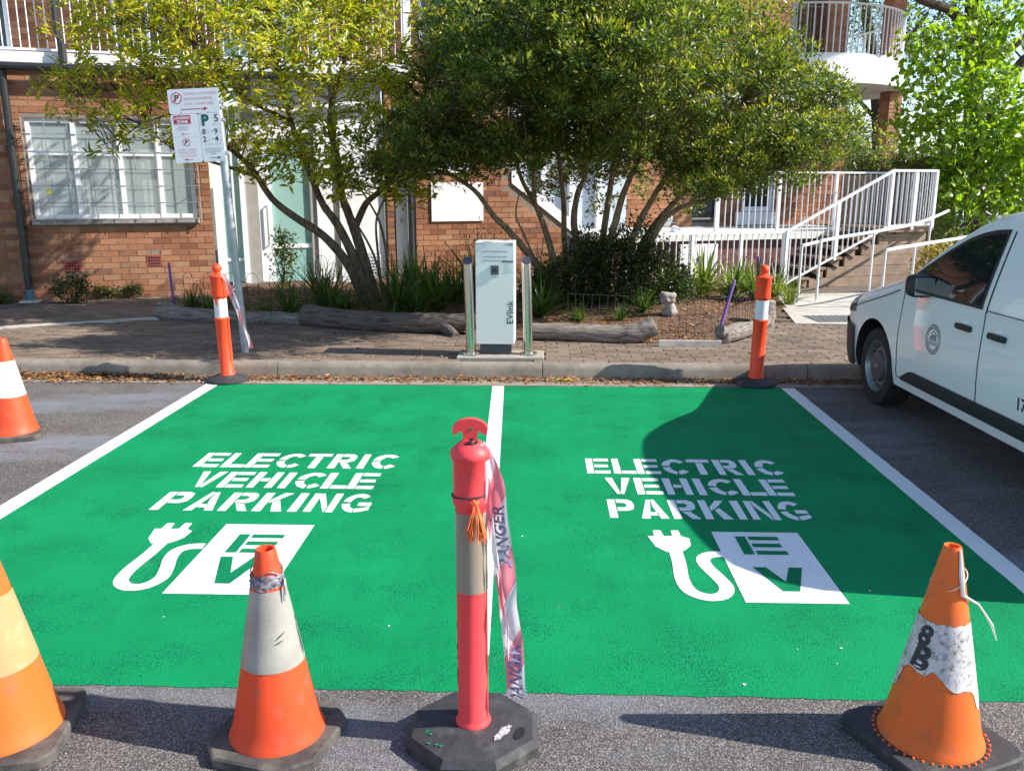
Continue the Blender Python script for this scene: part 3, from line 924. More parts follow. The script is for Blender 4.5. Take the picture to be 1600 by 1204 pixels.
# wall B with its boards, cut on the slope of the outside stair
wb = MB().prism([(3.18, .1), (5.75, .1), (5.75, 1.06), (4.78, 1.78), (4.78, 3.3), (3.18, 3.3)], 0, .25, Matrix.Translation((0, .0, 0)) @ Matrix(((1,0,0,0),(0,0,1,-.04),(0,1,0,0),(0,0,0,1))))
wbO = wb.build('wall', M['mortar'], bld)
rb = [r for r in brick_field(3.18, 5.74, .12, 3.28) if r[1] < 4.79 or r[3] < 1.78 - (r[1] - 4.78)*.742]
m_ = MB(); brick_joined(m_, rb, lambda u, d, z: (u, -.04 - d, z)); tag(m_.build('brick_field', M['brick'], wbO), kind='stuff')
panel('white_board', M['white_board'], 3.43, 4.29, 1.19, 1.80, -.075, -.053)
panel('white_board', M['white_board'], 3.38, 4.05, 1.95, 2.10, -.075, -.053)
st = MB().prism([(4.78, 1.79), (4.78, 1.98), (6.1, 1.0), (6.1, .80), (5.76, 1.06)], 0, .3, Matrix(((1,0,0,0),(0,0,1,-.07),(0,1,0,0),(0,0,0,1)))).build('stair_stringer', M['white_wall'], bld)
m_ = MB()
MB().box(5.0, 7.5, 1.30, 1.355, .14, 3.3).build('rear_wall', simple('pale_blue_wall', (.42, .47, .55), .8), bld)
for u in (5.2, 5.75, 6.3, 6.85): panel('rear_post', M['white'], u, u + .09, .14, 3.3, 1.18, 1.29)

# terrace: lower wall, slab, back wall and windows
lw = MB().box(6.15, 11.6, -.90, -.65, .08, .85).build('terrace_wall', M['mortar'], bld)
m_ = MB(); brick_joined(m_, brick_field(6.15, 11.6, .10, .84), lambda u, d, z: (u, -.90 - d, z)); tag(m_.build('brick_field', brick_mat('shade_tinted_brick', [(0, (.16, .07, .075)), (1, (.24, .11, .10))]), lw), kind='stuff')  # lower wall brick made dark and purplish: its shade is put into the colour
MB().box(6.1, 11.65, -1.0, 1.5, .855, .97).build('terrace_slab', simple('pale_terrace_slab', (.62, .62, .58), .8), bld)
th = [(8.95, 9.5, 1.05, 2.3), (10.05, 10.75, 1.25, 2.5)]
tw = cells(MB(), 7.5, 12.4, .97, 3.30, 1.36, 1.6, th).build('wall', M['mortar'], bld)
m_ = MB(); brick_joined(m_, brick_field(7.5, 12.4, .98, 3.28, th), lambda u, d, z: (u, 1.36 - d, z)); tag(m_.build('brick_field', M['brick'], tw), kind='stuff')
for i, (p, q, r_, s_) in enumerate(th):
    wo_ = MB()
    for bx in ((p, q, r_, r_ + (.09 if i else .05)), (p, q, s_ - .05, s_), (p, p + .07, r_ + .09, s_ - .05), (q - .07, q, r_ + .09, s_ - .05)):
        wo_.box(bx[0], bx[1], 1.37, 1.45, bx[2], bx[3])
    wo_ = wo_.build('window', M['white'] if i else M['black_metal'], bld)
    MB().box(p + .07, q - .07, 1.41, 1.42, r_ + .09, s_ - .05).build('pane', M['dark_glass'], wo_)
    if i: MB().box(p - .15, q + .05, 1.28, 1.36, .99, 1.24).build('white_panel', M['white_wall'], wo_)
cab = empty('meter_cabinet', (0, 0, 0)); cab.parent = bld
for i in range(2): MB().cbox(7.42 + i*.36, 7.77 + i*.36, -.99, -.915, .20, .80, .008).build('cabinet_door', M['white_wall'], bld)
bpy.data.objects.remove(cab)
MB().box(7.76, 7.80, -1.02, -.992, .50, .60).build('cabinet_latch', M['black_metal'], bld)

# right-hand upper storey, pier and curved balcony
rw = cells(MB(), 10.95, 12.6, 3.6, 6.6, 3.0, 3.25, [(11.25, 12.22, 4.3, 6.5)]).build('upper_wall', M['mortar'], bld)
m_ = MB(); brick_joined(m_, brick_field(10.95, 12.6, 3.62, 6.58, [(11.25, 12.22, 4.3, 6.5)]), lambda u, d, z: (u, 3.0 - d, z)); tag(m_.build('brick_field', M['brick'], rw), kind='stuff')
wd = MB()
for bx in ((11.25, 11.33, 4.3, 6.5), (12.08, 12.22, 4.3, 6.5), (11.33, 12.08, 4.3, 4.36), (11.6, 11.66, 4.36, 6.5), (11.33, 12.08, 4.95, 5.0)): wd.box(bx[0], bx[1], 3.02, 3.1, bx[2], bx[3])
wd = wd.build('window', M['white'], bld)
MB().box(11.33, 12.08, 3.06, 3.07, 4.36, 6.5).build('pane', M['pane'], wd)
MB().box(11.33, 12.08, 3.14, 3.15, 4.36, 6.5).build('blind', M['blind'], wd)
def pier(u0, u1, w0, w1, z0, z1, mat_):
    o = MB().box(u0, u1, w0, w1, z0, z1).build('pier', M['mortar'], bld)
    m_ = MB()
    brick_joined(m_, brick_field(u0, u1, z0, z1), lambda u, d, z: (u, w0 - d, z))
    brick_joined(m_, brick_field(w0, w1, z0, z1), lambda u, d, z: (u1 + d, u, z))
    brick_joined(m_, brick_field(w0, w1, z0, z1), lambda u, d, z: (u0 - d, u, z))
    tag(m_.build('brick_field', mat_, o), kind='stuff')
pier(12.60, 13.15, 2.55, 3.25, 3.6, 6.6, M['brick_pink'])
pier(13.75, 14.0, 3.6, 4.1, 4.4, 6.6, M['brick_pink'])
pier(14.78, 15.12, 2.98, 3.30, .1, 3.82, M['brick_pink'])
pier(14.66, 15.0, 2.98, 3.30, 4.46, 6.6, M['brick_pink'])
BC, BRR = (13.0, 4.6), 2.75
def disc(r, z0, z1):
    pl = [(BC[0] + r*math.cos(t), BC[1] + r*math.sin(t)) for t in [R(-125 + 150*i/48) for i in range(49)]]
    return MB().prism(pl + [(11.2, 7.0), (11.2, 2.7)], z0, z1)
disc(BRR, 3.83, 3.96).build('balcony_slab', M['white_wall'], bld, smooth=True, angle=30)
disc(BRR - .10, 3.962, 4.42).build('balcony_fascia', M['white_wall'], bld, smooth=True, angle=30)
MB().box(10.9, 16.5, .6, 9, 6.62, 6.85).build('eaves', M['white_wall'], bld)
MB().box(11.7, 12.6, 1.62, 2.9, 3.40, 3.83).build('floor_slab', M['white_wall'], bld)

# ---------------------------------------------------------------- railings, fence, stair: things of their own, in the building's frame
def frame(name, label, cat, group=None): return empty(name, BO, BR, label, cat, group)
def bar(name, m, parent, a, b_, r=.010, n=6): 
    mb_ = MB(); mb_.tube([a, b_], r, n); return mb_.build(name, m, parent)
brl = frame('balcony_railing', 'white metal balcony railing with thin upright bars above the large window', 'railing')
balm = MB(); balm.tube([(0, 0, 3.56), (0, 0, 4.60)], .0085, 6); balm = balm.mesh('baluster', M['white'])
u = -5.0
while u < 3.1:
    link_mesh('baluster', balm, brl, (u, -.03, 0)); u += .1085
MB().box(-5.05, 3.1, -.05, -.01, 3.535, 3.562).build('bottom_rail', M['white'], brl)
MB().box(-5.05, 3.1, -.055, -.005, 4.60, 4.64).build('top_rail', M['white'], brl)

crl = frame('curved_balcony_railing', 'white railing curving round the rounded upper balcony at right', 'railing')
pts = [R(-118 + 138*i/44) for i in range(45)]
rr = BRR - .16
balm2 = MB(); balm2.tube([(0, 0, 4.42), (0, 0, 5.38)], .014, 6); balm2 = balm2.mesh('baluster', M['white'])
for t in pts: link_mesh('baluster', balm2, crl, (BC[0] + rr*math.cos(t), BC[1] + rr*math.sin(t), 0))
m_ = MB(); m_.tube([(BC[0] + rr*math.cos(t), BC[1] + rr*math.sin(t), 5.39) for t in pts], .024, 8); m_.build('top_rail', M['rail'], crl, smooth=True)

wrl = frame('wire_balustrade', 'thin dark wire balustrade in front of the upper white window', 'railing')
for i in range(13): bar('baluster', M['grille'], wrl, (11.0 + i*.125, 2.6, 4.42), (11.0 + i*.125, 2.6, 5.40), .005, 5)
bar('top_rail', M['grille'], wrl, (10.9, 2.6, 5.4), (12.58, 2.6, 5.4), .01)

ff = frame('garden_fence', 'low white metal picket fence behind the strappy garden plants', 'fence')
fb = MB(); fb.tube([(0, 0, .20), (0, 0, 1.02)], .0095, 6); fb = fb.mesh('picket', M['white'])
u = 6.0
while u < 8.68:
    link_mesh('picket', fb, ff, (u, -2.0, 0)); u += .112
for u in (5.95, 7.06, 7.92, 8.70): MB().box(u - .022, u + .022, -2.025, -1.975, .12, 1.045).build('post', M['white'], ff)
MB().box(5.95, 8.70, -2.03, -1.97, 1.02, 1.06).build('top_rail', M['white'], ff)
MB().box(5.95, 8.70, -2.015, -1.985, .19, .215).build('bottom_rail', M['white'], ff)

tr_ = frame('terrace_railing', 'white railing along the raised terrace behind the stair', 'railing')
fb2 = MB(); fb2.tube([(0, 0, 1.0), (0, 0, 1.95)], .0095, 6); fb2 = fb2.mesh('baluster', M['white'])
u = 8.15
while u < 11.6:
    link_mesh('baluster', fb2, tr_, (u, -.93, 0)); u += .116
for u in (8.1, 9.3, 10.45, 11.6): MB().box(u - .025, u + .025, -.955, -.905, .98, 1.99).build('post', M['white'], tr_)
MB().box(8.1, 11.6, -.955, -.905, 1.955, 1.985).build('top_rail', M['white'], tr_)
MB().box(8.1, 11.6, -.945, -.915, 1.01, 1.03).build('bottom_rail', M['white'], tr_)

# stair: six timber treads on steps, plank side wall
stair = frame('timber_stair', 'brown timber stair rising to the right behind the white balustrade', 'stairs')
N = 6
for i in range(N):
    u0_ = 8.95 + i*.30; z_ = .14 + (i + 1)*.157
    MB().cbox(u0_ - .03, u0_ + .31, -1.98, -1.02, z_ - .045, z_, .006).build('tread', M['tread'], stair)
    m_ = MB(); m_.prism([(u0_ + .02, z_ - .047), (u0_ + .29, z_ - .047), (u0_ + .29, z_ - .19), (u0_ + .20, z_ - .14)], 0, .05, Matrix(((1,0,0,0),(0,0,1,-1.93),(0,1,0,0),(0,0,0,1))))
    m_.build('bracket', M['timber'], stair)
MB().box(10.72, 11.62, -2.0, -1.01, 1.0, 1.08).build('landing', M['timber'], stair)
pk = 0
z = .10
while z < .99:
    ulo = 9.1 + max(0, (z + .17 - .16)/.157*.30)
    if ulo < 11.5:
        MB().cbox(ulo, 11.60, -1.90 + random.uniform(-.003, .003), -1.86, z, z + .168, .005).build('plank', M['timber'], stair)
    z += .173
for u in (10.75, 11.58): MB().box(u - .05, u + .05, -1.86, -1.76, .1, 1.0).build('support_post', M['timber'], stair)

sr = frame('stair_balustrade', 'white balustrade sloping up along the timber stair to the landing', 'railing')
def zb(u): return .20 + (min(u, 10.68) - 8.73)/(10.68 - 8.73)*.90
def ztp(u): return 1.04 + (min(u, 10.68) - 8.73)/(10.68 - 8.73)*.95
u = 8.80
while u < 11.55:
    if abs(u - 9.66) > .03: bar('baluster', M['white'], sr, (u, -2.03, zb(u)), (u, -2.03, ztp(u)), .0095)
    u += .1
def sl(name, pts, w=.022, h=.02):
    m_ = MB()
    for (a, b_) in zip(pts[:-1], pts[1:]):
        d = Vector((b_[0]-a[0], 0, b_[1]-a[1])); L_ = d.length
        Mx = Matrix.Translation((a[0], -2.03, a[1])) @ Matrix.Rotation(-math.atan2(d.z, d.x), 4, 'Y')
        m_.box(0, L_, -w, w, -h, h, Mx)
    m_.build(name, M['white'], sr)
sl('handrail', [(8.72, 1.04), (10.68, 1.99), (11.58, 1.99)], .025, .018)
sl('bottom_rail', [(8.73, .20), (10.68, 1.10), (11.58, 1.12)], .015, .014)
for u in (8.735, 9.66, 10.68, 11.15, 11.57): MB().box(u - .022, u + .022, -2.05, -2.005, zb(u) - .06, ztp(u)).build('post', M['white'], sr)
for i in range(9): bar('baluster', M['white'], sr, (11.58, -1.9 + i*.11, 1.1), (11.58, -1.9 + i*.11, 1.97), .0095)
MB().box(11.56, 11.60, -2.0, -.96, 1.975, 2.005).build('handrail', M['white'], sr)

# ramp with tubular handrails (world frame)
ramp = MB()
ra, rb2 = [(3.75, 12.30), (5.3, 13.25), (6.9, 14.6), (8.6, 16.3)], [(4.55, 11.45), (6.2, 12.4), (7.9, 13.8), (9.6, 15.5)]
zz = [.15, .24, .40, .60]
ramp.grid([[(a[0], a[1], z), (b_[0], b_[1], z)] for a, b_, z in zip(ra, rb2, zz)])
ramp.grid([[(b_[0], b_[1], z), (b_[0], b_[1], 0)] for b_, z in zip(rb2, zz)])
struct(ramp.build('ramp', M['path']))
def handrail(name, label, pts, posts):
    o = empty(name, (pts[0][0], pts[0][1], .14), 0, label, 'handrail')
    off = Vector((pts[0][0], pts[0][1], .14))
    m_ = MB(); m_.tube([Vector(p) - off for p in smooth2(pts, 5)], .024, 10); m_.build('rail', M['rail'], o, smooth=True)
    for (x, y, z0, z1) in posts:
        m_ = MB(); m_.tube([Vector((x, y, z0)) - off, Vector((x, y, z1)) - off], .019, 8); m_.build('post', M['rail'], o, smooth=True)
pA = [(3.636,12.3,0.933),(4.124,12.55,1.016),(4.894,13.05,1.09),(5.653,13.7,1.155),(6.243,14.3,1.241),(6.775,14.9,1.345)]
handrail('ramp_handrail', 'long white tubular handrail climbing the ramp beside the timber stair', pA, [(pA[0][0], pA[0][1], .13, pA[0][2]), (3.93, 12.42, .13, 1.02), (pA[2][0], pA[2][1], .2, pA[2][2]), (pA[4][0], pA[4][1], .4, pA[4][2])])
pB = [(4.58,11.75,0.913),(5.106,12.1,0.958),(6.074,12.9,1.008),(6.969,13.6,1.066)]
handrail('ramp_handrail', 'short white tubular handrail ending just above the van bonnet', pB, [(pB[0][0], pB[0][1], .15, pB[0][2]), (pB[1][0], pB[1][1], .2, pB[1][2]), (pB[2][0], pB[2][1], .25, pB[2][2])])
g_ = empty('drain_grate', (3.95, 10.75, .148), R(5), 'grey studded grate set in the path by the ramp foot', 'grate')
MB().box(-.62, .62, -.26, .26, 0, .004).build('plate', M['tactile'], g_)
m_ = MB()
for i in range(16):
    for k in range(7): m_.lathe([(.018, 0), (.012, .008), (.001, .008)], 6, (-.57 + i*.076, -.22 + k*.073, .004), cap=False)
tag(m_.build('studs', M['tactile'], g_), kind='stuff')
# white floodlights under the first floor
for (x, y, Y, lab) in ((1098, 284, 15.2, 'white twin floodlight hanging among the right tree branches'), (1050, 349, 15.2, 'white twin floodlight on a bracket above the white picket fence')):
    p = [(2.814,15.6,1.815),(2.251,15.2,1.117)][0 if x == 1098 else 1]
    f_ = empty('floodlight', p, R(20), lab, 'lamp')
    for k in (-1, 1):
        m_ = MB(); m_.lathe([(.02, -.16), (.07, -.15), (.10, -.02), (.10, 0.0), (.0, .0)], 14, (0, 0, 0), cap=False)
        q = m_.build('lamp_head', M['white'], f_, smooth=True, loc=(k*.10, 0, -.02 if x == 1098 else -.1*k)); q.rotation_euler = (R(35), R(18*k), 0)
    m_ = MB(); m_.tube([(0, .02, .0), (0, .5, .12)], .014, 6); m_.tube([(-.10, .02, 0), (.10, .02, 0)], .02, 6); m_.build('bracket', M['white'] if x == 1098 else M['black_metal'], f_)


# ================================================================== STREET THINGS
def rounded_square(h, c, k=4):
    pts = []
    for (sx, sy, a0) in ((1, 1, 0), (-1, 1, 90), (-1, -1, 180), (1, -1, 270)):
        for i in range(k + 1):
            a = R(a0 + 90*i/k)
            pts.append((sx*(h - c) + c*math.cos(a), sy*(h - c) + c*math.sin(a)))
    return pts

def torn_band(z0, z1, prof_r, n=48, tear=0.0, seed=1, off=.0022, lo=None):
    """sleeve round the cone between z0 and z1 with an uneven edge"""
    rg = random.Random(seed)
    rows = []
    for i in range(n + 1):
        t = 2*math.pi*i/n
        a = z0 + (lo(t) if lo else 0) + (rg.uniform(-tear, tear) if tear else 0)
        c = z1 + (rg.uniform(-tear, tear)*.6 if tear else 0)
        rows.append([((prof_r(z) + off)*math.cos(t), (prof_r(z) + off)*math.sin(t), z) for z in [a + (c - a)*k/6 for k in range(7)]])
    rows[-1] = rows[0]
    return MB().grid(rows)

def make_cone(loc, rz, label, body, base_m, band_m, H=.69, rb=.152, rt=.029, bh=.195, band=(.27, .47), tear=0.0, lo=None, base_style='round', lean=(0, 0)):
    o = empty('traffic_cone', loc, rz, label, 'traffic cone', 'traffic cones round the bays')
    o.rotation_euler = (lean[0], lean[1], rz)
    zb_ = .040
    pr = lambda z: rb + (rt - rb)*(z - zb_)/(H - zb_)
    mb = MB()
    prof_ = [(rb + .010, zb_ - .012), (rb + .008, zb_ - .002), (rb + .001, zb_ + .012)] + [(pr(zb_ + (H - zb_)*k/14), zb_ + (H - zb_)*k/14) for k in range(1, 15)]
    prof_ += [(rt - .002, H + .004), (rt - .008, H + .002), (rt - .012, H - .05)]
    mb.lathe(prof_, 48, cap=False)
    mb.build('cone_body', body, o, smooth=True, angle=50)
    if base_style == 'round':
        pl = rounded_square(bh, .06)
    else:
        c = bh*.40
        pl = [(bh, -bh + c), (bh, bh - c), (bh - c, bh), (-bh + c, bh), (-bh, bh - c), (-bh, -bh + c), (-bh + c, -bh), (bh - c, -bh)]
    mb = MB()
    n = len(pl)
    vs_ = [(x, y, 0) for x, y in pl] + [(x, y, .026) for x, y in pl] + [(x*.965, y*.965, .032) for x, y in pl]
    fs_ = [tuple(range(n - 1, -1, -1)), tuple(range(2*n, 3*n))] + [(i, (i+1) % n, n + (i+1) % n, n + i) for i in range(n)] + [(n + i, n + (i+1) % n, 2*n + (i+1) % n, 2*n + i) for i in range(n)]
    mb.add(vs_, fs_)
    bo = mb.build('cone_base', base_m, o, smooth=True, angle=30)
    torn_band(band[0], band[1], pr, tear=tear, lo=lo, seed=int(abs(loc[0])*100)).build('reflective_band', band_m, o, smooth=True)
    return o, pr, bo

c1, pr1, _ = make_cone((-1.74, 2.44, .004), R(12), 'large amber orange cone with cream band cut by the left edge', M['cone_amber'], M['rubber_dusty'], M['band_cream'], H=.72, rb=.172, rt=.03, bh=.208, band=(.265, .505))
c2, pr2, b2_ = make_cone((-.842, 2.455, .004), R(-14), 'red orange cone with grey band left of the foreground bollard', M['cone_red'], M['rubber_dusty'], M['band_grey'], H=.655, rb=.142, rt=.031, bh=.19, band=(.285, .535), base_style='cham')
m_ = MB(); 
for (h_, k) in ((.550, .0022), (.566, .002), (.585, .0022)):
    m_.tube([((pr2(h_) + .004)*math.cos(t), (pr2(h_) + .004)*math.sin(t), h_ + .012*math.sin(3*t + h_*50)) for t in [6.2832*i/24 for i in range(25)]], k, 6)
m_.tube([(.058, .0, .565), (.068, -.012, .545), (.066, -.02, .50)], [.006, .005, .002], 5)
m_.add(*torn_band(.545, .582, pr2, tear=.009, seed=4, off=.0035).v and (lambda b_: (b_.v, b_.f))(torn_band(.545, .582, pr2, tear=.009, seed=4, off=.0035)))
m_.build('tape_knot', simple('grey_tape_remnant', (.20, .19, .22), .5, var=.9, scale=55), c2)
m_ = MB()
for s_ in ((.385, -.9, -.45, .022), (.372, -.95, -.55, .010), (.395, -.75, -.5, .008)):
    h_, t0, t1, rise = s_
    rows = []
    for i in range(12):
        t = t0 + (t1 - t0)*i/11; z = h_ + rise*i/11; w = .0022*math.sin(math.pi*(i + .5)/12)
        rows.append([((pr2(z) + .0032)*math.cos(t), (pr2(z) + .0032)*math.sin(t), z - w), ((pr2(z) + .0032)*math.cos(t), (pr2(z) + .0032)*math.sin(t), z + w)])
    m_.grid(rows)
m_.build('scuff_mark', M['black_print'], c2)
lo3 = lambda t: (.045 if math.cos(t + 2.4) > .35 else 0.0) + .03*math.sin(2*t + 1.0) + .012*math.sin(7*t)
c3, pr3, b3_ = make_cone((1.262, 2.50, .004), R(24), 'orange cone with torn dirty white band and black painted mark at right', M['cone_orange'], M['rubber'], M['band_dirty'], H=.675, rb=.150, rt=.026, bh=.205, band=(.215, .445), tear=.006, lo=lo3)
m_ = MB()
for k in range(40):
    t = 6.2832*k/40
    m_.lathe([(.005, .032), (.004, .037), (.0005, .038)], 6, ((.170)*math.cos(t), .170*math.sin(t), 0), cap=False)
tag(m_.build('flange_stud', M['cone_orange'], c3), kind='stuff')
# black painted 8 and B on the band, wrapped round the cone
m_ = MB()
def wrapc(pr, t0, z0, k=1.0, off=.0046, rot=0.0):
    def fn(x, y):
        xr, yr = x*math.cos(rot) - y*math.sin(rot), x*math.sin(rot) + y*math.cos(rot)
        z = z0 + yr
        r = pr(z) + off
        t = t0 + xr/r
        return (r*math.cos(t), r*math.sin(t), z)
    return fn
put_text(m_, 'B', wrapc(pr3, R(168), .300, rot=R(-8)), .105, bold=.004)
put_text(m_, '8', wrapc(pr3, R(170), .375, rot=R(-8)), .085, bold=.003)
mk = m_.build('painted_mark', M['black_print'], c3)
m_ = MB()
tt = R(-70) - R(24)
m_.tube([(.03*math.cos(tt), .03*math.sin(tt), .675), (.045*math.cos(tt), .045*math.sin(tt), .60), (.060*math.cos(tt), .060*math.sin(tt), .54), (.072, -.055, .495), (.10, -.06, .46), (.135, -.062, .415), (.16, -.065, .36)], [.003, .007, .006, .003, .003, .0045, .0015], 6)
m_.tube([((pr3(.57) + .003)*math.cos(t), (pr3(.57) + .003)*math.sin(t), .57 + .03*math.cos(t)) for t in [6.2832*i/24 for i in range(25)]], .0016, 5)
m_.build('torn_string', M['white_string'], c3)
c4, pr4, _ = make_cone((-3.785, 5.86, .004), R(20), 'weathered red cone with broad white band beside the left bay line', M['cone_red'], M['rubber_dusty'], M['band_cream'], H=.70, rb=.16, rt=.035, bh=.205, band=(.295, .545))
c4.children[2].data.materials[0] = simple('off_white_band', (.70, .66, .55), .5, var=.08, scale=6)

# ---- foreground T-top bollard
bn = empty('t_top_bollard', (-.207, 2.475, .0), 0, 'faded red T-top bollard on black octagonal base in the foreground', 'bollard', 'traffic bollards')
mb = MB()
pl = [(.205*math.cos(R(22.5 + 45*k) ) * 1.06, .205*math.sin(R(22.5 + 45*k))) for k in range(8)]
n = 8
vs_ = [(x*1.04, y*1.04, .003) for x, y in pl] + [(x*1.04, y*1.04, .03) for x, y in pl] + [(x*.95, y*.95, .052) for x, y in pl] + [(x*.45, y*.45, .068) for x, y in pl]
fs_ = [tuple(range(n - 1, -1, -1)), tuple(range(3*n, 4*n))]
for r_ in range(3): fs_ += [(r_*n + i, r_*n + (i+1) % n, (r_+1)*n + (i+1) % n, (r_+1)*n + i) for i in range(n)]
bb = MB().add(vs_, fs_).build('base', M['rubber'], bn)
# hand hole, chalk smear, green paint dabs on the base
m_ = MB(); m_.prism([(.015*math.cos(a), .033*math.sin(a)) for a in [6.2832*k/16 for k in range(16)]], 0, .0008)
q = m_.build('hand_hole', simple('hole_dark', (.004, .004, .004), .9), bb); q.location = (.150, -.052, .0588); q.rotation_euler = (0, R(8.7), R(-19))
m_ = MB(); m_.poly([((.013 + .003*math.sin(5*a))*math.cos(a), (.046 + .006*math.sin(7*a))*math.sin(a), 0) for a in [6.2832*k/22 for k in range(22)]])
q = m_.build('chalk_smear', simple('white_chalk', (.36, .34, .35), .85, var=.75, scale=90), bb); q.location = (.098, -.060, .0662); q.rotation_euler = (0, R(8.7), R(-31))
m_ = MB()
for (x, y) in ((-.142, -.05), (-.130, -.07), (-.146, -.058), (-.09, -.128), (-.105, -.12), (-.13, -.112)): m_.poly([(x + .006*math.cos(a), y + .004*math.sin(a), .068 - .152*(math.hypot(x, y) - .095) + .0022) for a in [k*1.05 for k in range(6)]])
tag(m_.build('paint_dab', M['green'], bb), kind='stuff')
rP = .0485
prof_ = [(.056, .060), (.057, .072), (.052, .080), (rP, .088), (rP, .50), (rP, .795), (rP + .001, .800), (.056, .815), (.0575, .828), (.0545, .838), (.0535, .845), (.0545, .95), (.0605, .957), (.062, .968), (.060, .978), (.048, .992), (.030, 1.006), (.020, 1.012), (.001, 1.013)]
MB().lathe(prof_, 40, cap=False).build('post', M['boll_red'], bn, smooth=True, angle=50)
# T handle: a flat half-moon plate with a notch, hole and neck
hp = []
for i in range(17):
    a = R(8 + 164*i/16); hp.append((.053*math.cos(a), 1.043 + .034*math.sin(a)))
hp = [(.050, 1.028), (.053, 1.046)] + hp + [(-.053, 1.046), (-.050, 1.028), (-.038, 1.031), (-.030, 1.040), (-.022, 1.036), (-.020, 1.005), (.020, 1.005), (.022, 1.036), (.030, 1.040), (.038, 1.031)]
m_ = MB(); m_.prism([(x, z) for x, z in hp], -.011, .011, Matrix(((1,0,0,0),(0,0,1,0),(0,1,0,0),(0,0,0,1))))
th_ = m_.build('t_handle', M['boll_red'], bn)
m_ = MB(); m_.lathe([(.0055, -.0125), (.0055, .0125)], 10); q = m_.build('handle_hole', simple('handle_hole_dark', (.10, .16, .05), .8), th_); q.location = (.004, 0, 1.047); q.rotation_euler = (R(90), 0, 0)
pb = lambda z: rP
torn_band(.530, .790, pb, off=.0012).build('reflective_band', M['band_tan'], bn, smooth=True)
m_ = MB(); m_.tube([((.0575)*math.cos(t), .0575*math.sin(t), .842 + .006*math.cos(t + .6)) for t in [6.2832*i/32 for i in range(33)]], .0028, 6)
m_.tube([(.012, -.062, .836), (.022, -.066, .83), (.026, -.062, .84), (.016, -.06, .845)], .0025, 6)
m_.build('cord', M['cord'], bn)
m_ = MB(); m_.tube([(.0, -.022, 1.016), (.012, -.030, 1.022), (.024, -.022, 1.012), (.012, -.024, .999), (0, -.028, 1.006)], .004, 6); m_.tube([(-.012, -.028, 1.0), (.006, -.03, 1.01), (.016, -.024, 1.0)], .006, 6); m_.build('wire_knot', M['cord'], bn)
m_ = MB()
for i in range(5): m_.lathe([(.003, 0), (.006, .002), (.001, .004)], 8, (0, 0, 0), cap=False)
dk = MB()
for (z, s_) in ((.41, .8), (.335, 1), (.295, .7), (.245, 1.3), (.215, .8)):
    rows = [[((rP + .0012)*math.cos(t), (rP + .0012)*math.sin(t), z + dz*s_) for dz in (-.012, .012)] for t in [R(-172 + k*4*s_) for k in range(4)]]
    dk.grid(rows)
dk.build('scuff_mark', M['cord'], bn)
# frayed tassel of orange string tied to the cord
ts = empty('string_tassel', (-.207 + .020, 2.475 - .063, .838), 0, 'frayed orange string tassel hanging from the foreground bollard', 'string')
m_ = MB()
for i in range(110):
    side = -1 if i % 2 else 1
    x1 = side*random.uniform(.002, .020) + random.gauss(0, .006); L_ = random.uniform(.085, .135)
    y1 = -abs(random.gauss(.004, .006))
    p = [(side*.003, 0, 0), (side*.006 + x1*.2, y1*.6 - .003, -L_*.35), (x1*.7 + side*.007, y1, -L_*.7), (x1 + side*.008 + random.gauss(0, .004), y1 + random.gauss(0, .003), -L_)]
    m_.tube(p, [.0020, .0016, .0013, .0008], 3, cap=False)
m_.tube([(-.008, 0, .002), (0, -.006, -.004), (.008, 0, .002)], .006, 6)
m_.build('strands', M['tassel'], ts)

# ---- danger tape: ribbons with printed lettering
def ribbon3(pts, wid, m, name, parent, text=None, tex_shift=0.0):
    P_ = smooth2([Vector(p[0]) for p in pts], 8)
    Wd = smooth2([Vector(p[1]) for p in pts], 8)
    rows, S_ = [], [0.0]
    for i in range(1, len(P_)): S_.append(S_[-1] + (P_[i] - P_[i-1]).length)
    K = 16
    def surf(s, t, off=0.0):
        s = min(max(s, 0), S_[-1] - 1e-6)
        i = max(0, min(len(S_) - 2, int(np.searchsorted(S_, s)) - 1))
        f = (s - S_[i])/max(1e-9, S_[i+1] - S_[i])
        p = P_[i].lerp(P_[i+1], f); w = Wd[i].lerp(Wd[i+1], f)
        d = (P_[i+1] - P_[i]).normalized()
        nn = w.cross(d); nn = nn.normalized() if nn.length > 1e-8 else Vector((0, -1, 0))
        if nn.y > 0: nn = -nn
        return p + w*(t - .5) + nn*(.0042*math.sin(t*7 + s*11)*wid/.07 + .0025*math.sin(s*47 + t*3) + off)
    mb_ = MB()
    ns = 150
    mb_.grid([[surf(S_[-1]*i/ns, k/K) for k in range(K + 1)] for i in range(ns + 1)])
    me = mb_.mesh(name, m, True, 180)
    uvl = me.uv_layers.new(name='UVMap')
    for pl_ in me.polygons:
        for li in pl_.loop_indices:
            vi = me.loops[li].vertex_index
            uvl.data[li].uv = (S_[-1]*(vi // (K+1))/ns + tex_shift, (vi % (K+1))/K*.075)
    o = link_mesh(name, me, parent)
    if text:
        for (word, s0, size, t0) in text:
            tm = MB()
            vs2, fs2 = text_shape(word, size, bold=size*.03, sx=.82)
            tm.add([surf(s0 - x, 1 - t0 - y/wid, .0022) for x, y in vs2], fs2)
            tm.build('printed_word', simple('faded_navy_print', (.22, .19, .34), .6), o)
    return o
dt = empty('danger_tape', (-.207, 2.475, 0), 0, 'red and white danger tape hanging from the foreground bollard head', 'tape')
